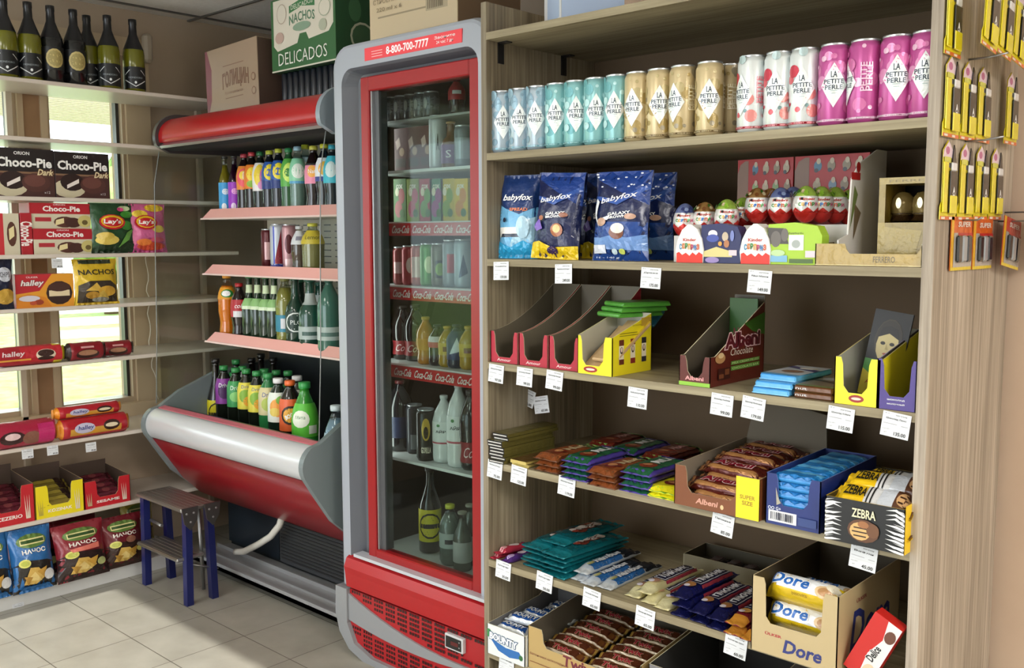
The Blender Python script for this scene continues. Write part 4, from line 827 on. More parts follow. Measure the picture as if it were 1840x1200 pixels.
# blue wafer box
o=tray('display_carton',.112,.26,.100,.105,'1d2f74','2a3d80',cut=(.22,.80,.040),fart=[('r',.06,.06,.58,.28,'e8e8ea')]+[('r',.10+k*.034,.10,.10+k*.034+R.choice([.01,.018,.024]),.25,'20243c') for k in range(13)]+[('t','OO G+',.18,.33,.24,.07,'dfe4f4',{'b':.02}),('r',.62,.08,.95,.24,'30447f'),('p',[(.20,.75),(.26,.52),(.30,.45),(.22,.40)],'a9a494')],edge='6f86c0'); put(o,-.825,1.69,Z4,0,'navy carton with a barcode holding light blue wafers','carton')
BW=bar('wafer_bar',.104,.045,.0135,'2f8ed6',[('r',.1,.55,.9,.95,'5fb4ea'),('r',.0,.0,1,.3,'1f78c0')],ends=(.1,'2a7cc2'),kind='film',sq=12,seed=2,crimp=.008)
for k in range(6):
    loc=(-.825,1.718,Z4+.004+k*.0165) if k<6 else 0; lb='light blue wafer in the navy carton, front row, layer %s'%['lowest','second','third','fourth','fifth','topmost'][k]
    if k==0: put(BW,*loc,0,lb,'wafer bar','wafers in the navy carton')
    else: dup(BW,loc,(0,0,R.uniform(-.03,.03)),lb)
for k,(dy,c) in enumerate(((.08,'second row'),(.13,'third row'),(.18,'fourth row'),(.225,'fifth row'))): dup(BW,(-.823,1.69+dy,Z4+.0865),(0.1,0,R.uniform(-.05,.05)),'light blue wafer on top in the navy carton, '+c)
# zebra carton
def stripes(side):
    s=[]; r=random.Random(3+side); x0=0 if side==0 else .78
    for k in range(9):
        y=.04+k*.105; a=r.uniform(-.05,.08)
        if side==0: s.append(('p',[(0,y),(.10,y+.05+a),(.22,y+.02),(.11,y+.0+a),(0,y-.05)],'e8e8e8')); s.append(('p',[(.0,y+.02),(.12,y+.09),(.02,y+.06)],'cfcfcf'))
        else: s.append(('p',[(1,y),(.90,y+.05+a),(.77,y+.04),(.88,y+.0+a),(1,y-.05)],'e8e8e8')); s.append(('p',[(1,y+.02),(.86,y+.09),(.98,y+.06)],'cfcfcf'))
    return s
o=tray('display_carton',.146,.26,.082,.088,'121212','2b2620',cut=None,fart=stripes(0)+stripes(1)+[('t','ZEBRA',.5,.74,.30,.20,'efe6bf',{'b':.02}),('e',.5,.36,.20,.26,'5f3a22'),('e',.46,.34,.13,.20,'d9b070'),('r',.38,.40,.55,.43,'3a2014'),('r',.36,.31,.55,.34,'3a2014'),('r',.38,.22,.54,.25,'3a2014'),('e',.62,.40,.08,.16,'70482a'),('e',.5,.50,.07,.08,'a06a40')],rart=[('r',0,0,.12,1,'f0c818'),('r',.12,0,1,1,'d8b020')],edge='c8a828'); put(o,-.678,1.672,Z4,.0,'black zebra-striped carton at the right end of the fourth shelf','carton')
ZB=bar('wafer_bar',.150,.055,.022,'e8c020',[('r',.0,.0,.42,1,'f0c41c'),('r',.42,.0,.60,1,'d8d8d8'),('r',.45,.0,.47,1,'222'),('r',.50,.0,.52,1,'222'),('r',.60,.0,.78,1,'c9ced6'),('r',.78,0,1,1,'5a3826'),('e',.88,.5,.08,.3,'caa070'),('r',.83,.3,.93,.38,'3a2014'),('r',.83,.55,.93,.62,'3a2014'),('t','ZEBRA',.30,.5,.28,.42,'151515',{'b':.03})],kind='film',seed=7,crimp=.010)
put(ZB,-.676,1.715,Z4+.070,-.02,'yellow and striped wafer in the zebra carton, front one','wafer bar','wafers in the zebra carton',.55); dup(ZB,(-.670,1.752,Z4+.090),(.45,0,.03),'yellow and striped wafer in the zebra carton, second one')
dup(ZB,(-.668,1.81,Z4+.085),(.2,0,-.06),'yellow and striped wafer in the zebra carton, shadowed third one'); dup(ZB,(-.676,1.71,Z4+.022),(.1,0,0),'yellow and striped wafer hidden low in the zebra carton, below the front one'); dup(ZB,(-.672,1.80,Z4+.045),(.1,0,.05),'yellow and striped wafer lying in the middle of the zebra carton')
# ================= fifth shelf: bars =================
Z5=.4455
SW=bar('sweet_bar',.11,.026,.013,'b8344a',[('e',.2,.5,.1,.3,'e8a8b0'),('e',.5,.5,.14,.3,'f0e0e6'),('e',.8,.5,.1,.3,'7a2c5a')],kind='foil',seed=9)
SV=bar('sweet_bar',.11,.026,.013,'5f3a8c',[('e',.25,.5,.1,.3,'c8b0e6'),('e',.6,.5,.14,.3,'f0e8fa'),('e',.85,.5,.1,.3,'a03a5a')],kind='foil',seed=10)
for k,(o,x,y,z,r,lb) in enumerate([(SW,-1.640,1.760,0,RT+.0,'red twist-wrapped bar at the far left'),(SV,-1.592,1.755,0,RT-.1,'purple twist-wrapped bar nearest the teal packs'),(SW,-1.618,1.765,.0135,RT-.25,'red twist-wrapped bar lying on top'),(SV,-1.612,1.88,0,RT,'purple twist-wrapped bar in the second row'),(SW,-1.580,1.88,.004,RT+.1,'red twist-wrapped bar in the second row')]):
    lb+=' of the fifth shelf'
    if k<2: put(o,x,y,Z5+z,r,lb,'sweet','twist-wrapped bars')
    else: dup(o,(x,y,Z5+z),r,lb)
TE=bar('teal_wrapped_bar',.235,.074,.0125,'0d6a74',[('r',.12,.06,.9,.94,'0b5f69'),('e',.42,.5,.10,.3,'7a3226'),('e',.6,.55,.12,.28,'8a4a38'),('e',.5,.6,.05,.14,'dfd6ce'),('e',.7,.4,.05,.14,'c9b8ae'),('t','Mega',.52,.5,.42,.40,'e0d4cc',{'s':.3,'b':.02}),('e',.33,.4,.04,.12,'b04a3a')],ends=(.13,'1a7f8a'),seed=12,crimp=.028)
pile(TE,1,-1.512,1.838,5,.0125,'large teal wrapped bar in the left pile','large teal bars',.005,'chocolate bar',Z5); pile(TE,0,-1.440,1.832,5,.0125,'large teal wrapped bar in the right pile','large teal bars',.006,'chocolate bar',Z5,RT-.05)
dup(TE,(-1.475,1.87,Z5+.063),RT-.03,'large teal wrapped bar lying across both piles')
HB=bar('wafer_bar',.215,.040,.014,'c3ccd6',[('r',.14,.0,.66,.50,'2f6cb0'),('p',[(.68,0),(.62,1),(1,1),(1,0)],'1b2430'),('t','new',.20,.50,.10,.28,'d8d060',{'b':.02}),('t','hambus',.48,.50,.44,.50,'f8fafc',{'s':.15,'b':.05,'o':'1b3f78','ow':.05})],ends=(.08,'cfd3d6'),seed=15)
for k,(x,y,z,r) in enumerate([(-1.382,1.835,0,0),(-1.345,1.828,0,-.02),(-1.305,1.835,0,.01),(-1.375,1.840,.018,-.02)]):
    lb='blue and silver bar with white lettering, '+['left','middle','right','resting on the left one'][k]
    if k==0: put(HB,x,y,Z5+z,RT+r,lb,'chocolate bar','blue and silver bars')
    else: dup(HB,(x,y,Z5+z),RT+r,lb)
def picnic(base,endc,seed,pic): return bar('nut_bar',.215,.040,.017,base,[('r',.30,.12,.86,.92,'20284c'),('r',.31,.16,.85,.88,'e8e4e8'),('r',.317,.20,.843,.84,'1c2446'),('t','ПИКНИК',.58,.52,.46,.42,'efeef2',{'b':.05}),('r',.30,.0,.88,.07,'a83a4a'),('e',.22,.5,.06,.3,pic),('e',.18,.6,.03,.18,'e9e2ee')],ends=(.12,endc),seed=seed)
PC=picnic('d9cf9a','e0d8aa',17,'c89a80'); PN=picnic('161a5a','14174a',18,'b07a4a'); PR=picnic('7a1f2c','e09a3a',19,'e8b060')
for k,(x,y,z,r) in enumerate([(-1.225,1.835,0,.0),(-1.178,1.828,0,.02),(-1.135,1.820,.0,-.02),(-1.19,1.833,.018,-.02)]):
    lb='cream-ended nut bar, '+['leftmost','second','third, beside the navy ones','lying on top of two others'][k]
    if k==0: put(PC,x,y,Z5+z,RT+r,lb,'chocolate bar','cream nut bars')
    else: dup(PC,(x,y,Z5+z),RT+r,lb)
for k,(x,y,z,r) in enumerate([(-1.085,1.812,0,0),(-1.085,1.820,.018,-.02),(-1.090,1.822,.036,-.03),(-1.038,1.812,0,.02),(-1.040,1.812,.018,-.02),(-.993,1.805,0,0),(-.996,1.808,.018,.02)]):
    lb='navy nut bar, '+['bottom of the left three','middle of the left three','top of the left three','lower of the middle two','upper of the middle two','lower of the right two','upper of the right two'][k]
    if k==0: put(PN,x,y,Z5+z,RT+r,lb,'chocolate bar','navy nut bars')
    else: dup(PN,(x,y,Z5+z),RT+r,lb)
for k,(x,y,z,r) in enumerate([(-.950,1.802,0,0),(-.950,1.81,.018,-.02),(-.912,1.798,0,.01)]):
    lb='red nut bar with an orange end, '+['lower left one','resting on another','touching the tan biscuit carton'][k]
    if k==0: put(PR,x,y,Z5+z,RT+r,lb,'chocolate bar','red nut bars')
    else: dup(PR,(x,y,Z5+z),RT+r,lb)
o=tray('carton_lid',.30,.11,.035,.035,'756c54','4a4436'); put(o,-1.10,1.985,Z5,.03,'shallow grey-brown carton lying behind the nut bars','carton')
for k in range(5): 
    lb='dark wrapped bar lying in the shallow carton behind, '+['left end','second','middle','fourth','right end'][k]; loc=(-1.19+k*.046,2.035,Z5+.004)
    if k==0: DBR=bar('nut_bar',.09,.036,.016,'2a1a1c',[('r',.2,.2,.8,.8,'4a2a2c')],seed=30); put(DBR,*loc,.1+RT,lb,'chocolate bar','bars in the shallow carton')
    else: dup(DBR,loc,RT,lb)
# tan biscuit carton
dw=.176
o=tray('biscuit_carton',dw,.30,.150,.150,'c2ad82','4a4030',cut=(.16,.83,.062),fart=[('t','ÜLKER',.27,.28,.20,.045,'b0383a',{'b':.03}),('t','Dore',.62,.17,.44,.18,'2c3578',{'s':.2,'b':.03})],rart=[('t','ÜLKER',.35,.80,.16,.06,'8a3030',{'b':.03}),('t','Dore',.52,.42,.62,.52,'2c3578',{'s':.2,'b':.02})],edge='cdbb92',backh=.16); put(o,-.806,1.668,Z5,.0,'tan biscuit carton with blue script lettering at the bottom right','carton')
DR=bar('biscuit_pack',.158,.050,.046,'e6c21e',[('p',[(.08,.25),(.95,.2),(.95,.85),(.08,.95)],'eef0f2'),('e',.80,.42,.12,.26,'d9b98a'),('e',.80,.42,.08,.17,'b98a5a'),('e',.88,.7,.08,.2,'e8dfc8'),('t','Dore',.36,.56,.50,.48,'1d5fae',{'s':.15,'b':.03,'o':'fff','ow':.04}),('t','biscuits',.5,.12,.2,.08,'8a6a1a')],kind='film',sq=2.2,seed=21,crimp=.010)
for k,(y,z,tl) in enumerate([(1.736,.008,1.0),(1.736,.058,1.0),(1.732,.110,.75),(1.78,.06,.3),(1.84,.06,.2)]):
    lb='yellow and white biscuit roll in the tan carton, '+['lowest behind the lip','middle one in the cut-out','top one in the cut-out','shadowed one behind','deepest in shadow'][k]
    if k==0: put(DR,-.806,y,Z5+z,0,lb,'biscuits','biscuit rolls in the tan carton',tl)
    else: dup(DR,(-.806,y,Z5+z),(tl,0,R.uniform(-.02,.02)),lb)
o=boxpack('wafer_box',.055,.03,.13,[('r',0,0,1,1,'c9251f'),('p',[(.55,0),(.45,.4),(.65,.7),(.5,1),(1,1),(1,0)],'e9e6e4'),('t','Delice',.62,.45,.6,.12,'2b2a2a',{'r':1.5,'b':.03,'o':'fff'}),('e',.8,.8,.18,.1,'6a4030'),('e',.75,.16,.2,.12,'e8c8a8'),('e',.75,.17,.04,.02,'2b2020')],col='c9251f'); put(o,-.690,1.690,Z5+.004,0,'red and white tilted box jammed beside the tan biscuit carton','box',None,0,.45)
# ================= sixth shelf =================
Z6=.2045
o=tray('display_carton',.128,.28,.078,.085,'dfe4e4','77777a',cut=None,fart=[('p',[(.08,.55),(.3,.22),(.6,.12),(.95,.22),(.85,.42),(.5,.40)],'2a6ab0'),('e',.05,.7,.07,.14,'3f8a4a'),('e',.9,.25,.05,.09,'2f6a3a'),('t','BOUNTY',.44,.62,.74,.24,'f4f8fa',{'b':.05,'o':'1d4a7a','ow':.07,'r':-.04})],backh=.14,side=[(0,.078),(.2,.095),(.28,.14)]); put(o,-1.578,1.690,Z6,0,'white and blue open carton at the bottom left','carton')
CB_=bar('coconut_bar',.16,.036,.017,'e4eaee',[('p',[(.1,.1),(.9,.1),(.8,.9),(.2,.9)],'2a5aa8'),('t','BOUNTY',.5,.5,.6,.46,'f4f8fa',{'b':.04,'o':'16305a'})],seed=23)
for k,(x,y,z) in enumerate([(-1.585,1.73,.058),(-1.575,1.765,.075),(-1.57,1.81,.075),(-1.58,1.73,.03),(-1.56,1.87,.06),(-1.57,1.92,.06)]):
    lb='white and blue bar in the bottom left carton, '+['front','upper front','second row','beneath the front one','fourth row','last row'][k]
    loc=(x+.045 if k in(1,2) else x,y,Z6+z)
    if k==0: put(CB_,x,y,Z6+z,0,lb,'chocolate bar','bars in the white and blue carton'); CB_.scale=(.72,.9,1)
    else: q=dup(CB_,(x,y,Z6+z),(.15,0,.12 if k%2 else -.05),lb)
o=tray('display_carton',.335,.30,.105,.14,'b79a62','5c564a',cut=(.14,.985,.062),fart=[('t','Twix',.46,.48,.26,.26,'6a2030',{'b':.03,'s':.1,'o':'c9a060'}),('t','батончики шоколадные',.20,.36,.36,.07,'7a3a30',{'r':-.0}),('r',.02,.16,.45,.18,'8a5a3a')],backh=.15); put(o,-1.345,1.700,Z6,0,'kraft brown carton of caramel bars on the lowest visible shelf','carton')
TW=bar('caramel_bar',.14,.034,.016,'7a4a22',[('r',.05,.2,.95,.8,'5c2f1c'),('r',.0,.05,1,.18,'d8c8b0'),('t','Twix',.5,.5,.4,.5,'b03040',{'b':.04,'o':'e0c8a0'})],ends=(.08,'b08a40'),seed=25)
for k in range(12):
    loc=(-1.43+(k%2)*.15,1.735+(k//2)*.042,Z6+.045+.004*(k//2)); lb='brown caramel bar in the kraft carton, %s column, %s row'%(['left','right'][k%2],['front','second','third','fourth','fifth','back'][k//2])
    if k==0: put(TW,*loc,0,lb,'chocolate bar','caramel bars in the kraft carton',.3)
    else: dup(TW,loc,(.3,0,R.uniform(-.06,.06)),lb)
o=tray('display_carton',.26,.30,.115,.15,'77767a','3f3e3d',cut=None,backh=.15); put(o,-1.03,1.705,Z6,0,'large empty grey carton right of the kraft carton','carton')
# ================= boxes on top =================

o=boxpack('shipping_box',.15,.16,.16,[('r',0,0,1,1,'e6d6c0'),('r',0,.0,1,.45,'a9bede'),('t','L.23',.2,.75,.2,.2,'8a7a66')],lt=[('r',0,0,1,1,'e9e9ea'),('r',.2,.1,.9,.5,'b4c6e2')],col='ece6de'); put(o,-1.40,1.80,1.7435,.95,'white and pale blue paper box on top of the oak shelving','box')
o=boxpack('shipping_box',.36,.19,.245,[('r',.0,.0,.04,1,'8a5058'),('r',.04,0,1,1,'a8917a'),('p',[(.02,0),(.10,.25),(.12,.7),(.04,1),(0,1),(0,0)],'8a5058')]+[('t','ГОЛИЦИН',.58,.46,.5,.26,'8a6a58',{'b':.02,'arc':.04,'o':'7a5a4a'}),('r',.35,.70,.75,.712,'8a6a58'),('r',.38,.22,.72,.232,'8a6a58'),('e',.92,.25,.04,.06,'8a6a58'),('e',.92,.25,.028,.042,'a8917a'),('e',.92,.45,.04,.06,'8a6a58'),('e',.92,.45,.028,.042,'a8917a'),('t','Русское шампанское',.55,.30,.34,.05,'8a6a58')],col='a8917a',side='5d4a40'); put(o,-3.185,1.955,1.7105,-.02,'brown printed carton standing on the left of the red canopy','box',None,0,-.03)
o=tag(empty('bottle_crate',(-2.76,2.02,1.71)),'dark navy crate of bottles under the green snack carton','crate')
b=MB('plastic','090b10'); b.box(-.19,.19,0,.24,0,.115)
for k in range(11): b.lathe([(.014,0),(.016,.01),(.016,.112),(.013,.118)],10,'0e1420',cx=-.17+k*.034,cy=-.006)
b.build('bottles',o)
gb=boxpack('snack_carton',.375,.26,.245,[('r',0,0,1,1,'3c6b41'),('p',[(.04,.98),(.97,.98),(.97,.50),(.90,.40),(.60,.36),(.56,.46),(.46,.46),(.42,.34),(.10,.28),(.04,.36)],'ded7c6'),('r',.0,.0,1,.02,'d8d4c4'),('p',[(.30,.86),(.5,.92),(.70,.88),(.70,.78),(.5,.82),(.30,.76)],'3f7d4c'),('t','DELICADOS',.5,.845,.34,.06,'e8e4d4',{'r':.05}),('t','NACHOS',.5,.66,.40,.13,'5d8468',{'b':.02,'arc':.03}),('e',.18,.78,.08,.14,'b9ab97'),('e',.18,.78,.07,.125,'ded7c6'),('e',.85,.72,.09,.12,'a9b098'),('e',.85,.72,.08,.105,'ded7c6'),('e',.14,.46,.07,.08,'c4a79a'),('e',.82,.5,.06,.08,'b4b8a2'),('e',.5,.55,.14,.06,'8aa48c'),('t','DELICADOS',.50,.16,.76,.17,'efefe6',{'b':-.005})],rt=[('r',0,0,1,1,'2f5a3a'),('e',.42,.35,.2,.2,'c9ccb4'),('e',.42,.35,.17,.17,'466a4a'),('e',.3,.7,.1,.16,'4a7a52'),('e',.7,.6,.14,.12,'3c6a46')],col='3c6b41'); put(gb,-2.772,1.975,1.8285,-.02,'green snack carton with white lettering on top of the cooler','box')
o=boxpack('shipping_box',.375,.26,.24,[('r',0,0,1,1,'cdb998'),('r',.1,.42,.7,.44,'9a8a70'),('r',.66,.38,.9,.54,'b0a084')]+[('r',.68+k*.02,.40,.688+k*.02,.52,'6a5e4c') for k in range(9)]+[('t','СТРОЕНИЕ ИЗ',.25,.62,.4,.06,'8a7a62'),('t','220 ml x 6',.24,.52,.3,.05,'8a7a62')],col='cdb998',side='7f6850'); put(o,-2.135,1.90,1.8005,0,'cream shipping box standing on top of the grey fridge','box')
# ================= champagne on the top window shelf =================
GC='sparkling wine bottles on the top window shelf'
def champ(body,kind):
    if kind=='gold': lab=(.16,.46,'14161a',[('e',.5,.5,.30,.42,'c9b878'),('e',.5,.5,.24,.34,'a8995f')]); nk=None
    else: lab=(.04,.34,'101418',[('t','MONDORO',.5,.50,.5,.08,'9aa4ac'),('p',[(.1,.62),(.3,.86),(.32,.84),(.13,.62)],'dfe3e6'),('p',[(.9,.62),(.7,.86),(.68,.84),(.87,.62)],'dfe3e6'),('p',[(.1,.38),(.5,.08),(.5,.12),(.14,.40)],'dfe3e6'),('p',[(.9,.38),(.5,.08),(.5,.12),(.86,.40)],'dfe3e6'),('e',.5,.28,.04,.06,'e8ecee')]); nk=None
    o=bottle('sparkling_wine_bottle','wine',.262,.038,body,'0f1116',lab,foil=.58,seg=22)
    return o
CH={'y':champ('6a6a14','y'),'g':champ('15171a','gold')}
uc={}
for px,py,tp,k,lb in [(14,128,-8,'y','yellow-green, at the left edge'),(58,133,-4,'y','yellow-green, left of the two black ones'),(98,137,3,'g','black with a gold label, left one'),(139,146,10,'g','black with a gold label, right one'),(163,150,22,'y','yellow-green, half behind a black one'),(200,156,30,'y','yellow-green, second from the window jamb'),(245,161,36,'y','yellow-green, nearest the window jamb')]:
    x=-3.475 if px!=163 else -3.53; p=onX(px,py,x); loc=(x,p.y,1.787); L='sparkling wine bottle, '+lb; rz=face_cam(x,p.y)+(.1 if k=='y' else .25)
    if k in uc: o=dup(CH[k],loc,rz,L)
    else: uc[k]=1; o=CH[k]; put(o,*loc,rz,L,'bottle',GC)
# ================= window shelf packs =================
def wxy(pl,pr,pt,x,zb):
    a=onX(pl,pt,x);c=onX(pr,pt,x);return (a.y+c.y)/2,abs(c.y-a.y),onX((pl+pr)/2,pt,x).z-zb
def wput(o,x,y,z,label,cat,group=None,tilt=0,yaw=0,roll=0):
    o.location=(x,y,z); o.rotation_mode='XYZ'; m=Matrix.Rotation(RT+yaw,4,'Z')@Matrix.Rotation(tilt,4,'X')@Matrix.Rotation(roll,4,'Y'); o.rotation_euler=m.to_euler(); return tag(o,label,cat,group)
def cpie(w,h,dark=True):
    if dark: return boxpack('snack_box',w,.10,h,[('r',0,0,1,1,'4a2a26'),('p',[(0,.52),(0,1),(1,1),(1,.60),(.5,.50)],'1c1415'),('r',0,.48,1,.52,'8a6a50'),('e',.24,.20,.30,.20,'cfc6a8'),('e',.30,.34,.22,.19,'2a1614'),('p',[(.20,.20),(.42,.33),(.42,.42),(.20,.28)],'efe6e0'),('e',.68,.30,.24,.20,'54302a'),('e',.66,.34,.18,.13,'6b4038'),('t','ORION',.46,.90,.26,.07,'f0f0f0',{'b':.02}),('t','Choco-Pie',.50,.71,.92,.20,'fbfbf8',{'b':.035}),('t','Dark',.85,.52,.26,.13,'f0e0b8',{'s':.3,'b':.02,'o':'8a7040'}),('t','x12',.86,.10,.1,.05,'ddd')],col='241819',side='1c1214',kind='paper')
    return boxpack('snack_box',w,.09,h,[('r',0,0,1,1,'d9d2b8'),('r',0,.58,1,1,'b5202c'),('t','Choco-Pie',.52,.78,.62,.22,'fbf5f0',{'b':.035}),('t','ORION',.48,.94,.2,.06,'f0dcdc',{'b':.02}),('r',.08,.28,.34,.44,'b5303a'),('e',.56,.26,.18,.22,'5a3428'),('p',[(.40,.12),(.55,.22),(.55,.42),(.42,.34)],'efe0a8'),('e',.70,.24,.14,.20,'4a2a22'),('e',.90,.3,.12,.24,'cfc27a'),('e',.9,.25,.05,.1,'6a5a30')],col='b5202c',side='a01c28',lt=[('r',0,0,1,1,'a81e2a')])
zt=[z for z,x in wz]
y,w,h=wxy(-12,97,262,-3.44,zt[2]); PB=cpie(w,h); wput(PB,-3.44,y,zt[2],'dark brown chocolate pie box at the left on the third board by the window','box','dark chocolate pie boxes')
y,w2,h2=wxy(97,194,270,-3.44,zt[2]); o=dup(PB,(-3.435,y+.002,zt[2]),RT,'dark brown chocolate pie box nearest the window jamb'); o.scale=(w2/w,1,h2/h*.995)
y,w,h=wxy(-30,34,378,-3.43,zt[3]); o=boxpack('snack_box',w,.10,h,[('r',0,0,1,1,'d6ceb4'),('r',0,0,.55,1,'c9303a'),('e',.78,.5,.14,.3,'5a3428'),('p',[(.7,.35),(.85,.45),(.85,.7),(.7,.62)],'efe0a8')],col='b5202c'); wput(o,-3.43,y,zt[3],'cream and red pie box cut off by the left picture edge'.replace('cut off by the left picture edge','standing left of the upright red one'),'box')
y,w,h=wxy(36,58,378,-3.43,zt[3]); o=boxpack('snack_box',w*.95,.10,h,[('t','Choco-Pie',.5,.5,4.2*w and 2.2,.28,'fbf5f0',{'r':-RT,'b':.03})],col='b0202c'); wput(o,-3.43,y,zt[3],'narrow red pie box standing on end beside the stacked pair','box')
y,w,h=wxy(60,168,406,-3.43,zt[3]); PR2=cpie(w,h*.985,False); wput(PR2,-3.43,y,zt[3],'red and cream pie box, lower one of the stacked pair','box','stacked red and cream pie boxes'); dup(PR2,(-3.435,y-.006,zt[3]+h*.99),RT,'red and cream pie box, upper one of the stacked pair')
y,w,h=wxy(163,240,361,-3.43,zt[3])
def lays(c1,c2,blobs,seed): return bag('crisp_bag',w*1.06,h,.05,c1,[('p',[(0,.1),(.5,.3),(1,.2),(1,0),(0,0)],c2)]+blobs+[('e',.42,.62,.30,.16,'c8202c'),('e',.42,.63,.26,.13,'f0c428'),('e',.42,.62,.22,.10,'c8202c'),('t',"Lay's",.42,.62,.40,.12,'fbfbf4',{'s':.2,'b':.03})],seed=seed)
o=lays('1f4a28','17351d',[('e',.75,.9,.14,.05,'c9d9a8'),('e',.8,.78,.16,.07,'4a9a3a'),('e',.3,.25,.26,.10,'e0c860'),('e',.25,.33,.2,.08,'d4b850'),('p',[(.55,.1),(.75,.4),(.95,.5),(.8,.25)],'6aa84a'),('e',.75,.55,.15,.1,'3c8a34'),('e',.65,.88,.08,.04,'e04a8a')],31); wput(o,-3.425,y,zt[3],'dark green crisp bag beside the pink one','bag','small crisp bags',-.06)
y,w,h=wxy(233,291,363,-3.43,zt[3]); w*=1.15
o=lays('d8699c','c04a86',[('e',.7,.92,.25,.07,'f0c838'),('e',.3,.80,.2,.08,'f0d048'),('e',.75,.48,.18,.08,'f4d860'),('e',.55,.12,.38,.08,'d04a2c'),('e',.35,.2,.2,.07,'e8803a'),('e',.7,.25,.2,.05,'e05a7a')],32); wput(o,-3.425,y,zt[3],'pink crisp bag nearest the cooler','bag','small crisp bags',-.06)
y,w,h=wxy(-25,22,460,-3.43,zt[4]); o=bag('crisp_bag',w,h,.05,'141c38',[('e',.6,.7,.3,.15,'c9cdd8'),('t','CHIPS',.6,.7,.4,.1,'223'),('e',.6,.25,.4,.16,'c9a040')],seed=33); wput(o,-3.43,y,zt[4],'dark navy crisp bag left of the halved marshmallow cake box','bag')
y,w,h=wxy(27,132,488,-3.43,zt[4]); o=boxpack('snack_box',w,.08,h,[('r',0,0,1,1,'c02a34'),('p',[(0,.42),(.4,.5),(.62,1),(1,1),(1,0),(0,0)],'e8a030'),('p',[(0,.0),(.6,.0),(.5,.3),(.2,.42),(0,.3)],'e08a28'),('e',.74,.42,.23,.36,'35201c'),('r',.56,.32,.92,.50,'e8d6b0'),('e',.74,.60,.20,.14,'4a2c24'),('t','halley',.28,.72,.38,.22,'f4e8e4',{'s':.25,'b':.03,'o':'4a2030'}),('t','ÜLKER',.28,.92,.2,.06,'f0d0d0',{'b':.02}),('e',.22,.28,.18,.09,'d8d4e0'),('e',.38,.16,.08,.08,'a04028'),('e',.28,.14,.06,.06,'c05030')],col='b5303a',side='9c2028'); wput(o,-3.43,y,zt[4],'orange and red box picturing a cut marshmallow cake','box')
y,w,h=wxy(130,209,461,-3.43,zt[4]); o=bag('crisp_bag',w*1.02,h,.05,'d9b62c',[('r',.12,.9,.85,.98,'2f3a28'),('t','NACHOS',.5,.72,.86,.12,'2c2a22',{'b':.02}),('p',[(.05,0),(.05,.42),(.3,.52),(.8,.52),(.95,.4),(.95,0)],'3a3026'),('p',[(.2,.3),(.45,.48),(.6,.28)],'e0b850'),('e',.7,.28,.22,.12,'d8a83c'),('p',[(.3,.12),(.6,.30),(.75,.12)],'cfae50'),('e',.35,.2,.16,.08,'b88a30'),('e',.55,.1,.2,.05,'8a8a80'),('p',[(0,0),(1,0),(1,.05),(0,.05)],'d9b62c')],seed=34); wput(o,-3.425,y,zt[4],'yellow and black tortilla chip bag under the window shelf of crisps','bag',None,-.05)
# long packs on the sixth board
def wbar(name,pl,pr,pt,x,zb,base,shapes,ends,seed,label,group=None,dy=0,wd=.06,kind='film'):
    y,w,h=wxy(pl,pr,pt,x,zb); o=bar(name,w,wd,max(.02,h),base,[],ends,seed,kind,2.6,.014)
    return o,y,w,h
def roll(w,r_,base,shapes,ends,seed,name='biscuit_pack',tw=.016):
    """horizontal biscuit roll, front printed, ends twisted"""
    b=MB('film',base); rr=random.Random(seed); n=18; L=[]; xs=[-w/2,-w/2+tw*.5,-w/2+tw]+[-w/2+tw+(w-2*tw)*k/10 for k in range(1,10)]+[w/2-tw,w/2-tw*.5,w/2]
    for i,x in enumerate(xs):
        e=min(i,len(xs)-1-i); f=[.62,.70,1][e] if e<3 else 1+rr.uniform(-.02,.02); fl=[1.25,1,1][e] if e<3 else 1
        L.append([(x,f*r_*.95*math.sin(2*math.pi*k/n)*(.6 if e==0 else 1),r_+f*fl*r_*math.cos(2*math.pi*k/n)) for k in range(n)])
    n0=len(b.v); b.bridge(L,smooth=True); 
    if ends:
        for i,f in enumerate(b.f):
            x=sum(b.v[q][0] for q in f)/4
            if abs(x)>w/2-tw*ends[0]: b.c[i]=ends[1]
    for q in(0,len(L)-1): b.face([n0+q*n+k for k in range(n)],ends[1] if ends else base)
    art(b,lambda u,v,h:(u,-(r_*.95+h)*math.sin(v/r_),r_-(r_+h)*math.cos(v/r_)),w-2*tw,r_*2.6,shapes,sub=.012,lay0=3); return b.build(name)
y,w,h=wxy(-60,113,617,-3.42,zt[5]); o=roll(w,h/2*.98,'a81f2c',[('r',.5,.35,1,1,'c22a34'),('e',.8,.62,.12,.22,'e8d8c0'),('e',.8,.68,.10,.14,'3a221c'),('e',.80,.48,.10,.08,'3a221c'),('t','halley',.42,.7,.26,.24,'e8d8d8',{'s':.2,'b':.02}),('r',.2,.45,.62,.52,'e0a040')],(2.8,'e2cc1e'),41); wput(o,-3.42,y,zt[5],'long red cake roll with a yellow end at the left','biscuits')
y,w,h=wxy(113,187,610,-3.42,zt[5]); RD=roll(w,h/2,'8c1a26',[('e',.5,.48,.36,.22,'3a2018'),('e',.5,.55,.30,.12,'a8785a'),('r',.3,.75,.7,.83,'d9a0a0')],(1.3,'2a1614'),42); wput(RD,-3.42,y,zt[5],'dark red biscuit roll with black ends, left of its twin','biscuits','dark red biscuit rolls')
y,w2,h2=wxy(178,236,608,-3.45,zt[5]); o=dup(RD,(-3.45,y,zt[5]),RT-.15,'dark red biscuit roll with black ends, right behind its twin'); o.scale=(w2/w,1,h2/h)
o=roll(.10,.017,'2c2a1c',[('r',.2,.4,.8,.7,'6a6a30')],(1.3,'4a4a20'),43); wput(o,-3.50,onX(120,605,-3.5).y,zt[5],'small dark roll in shadow behind the dark red rolls','biscuits')
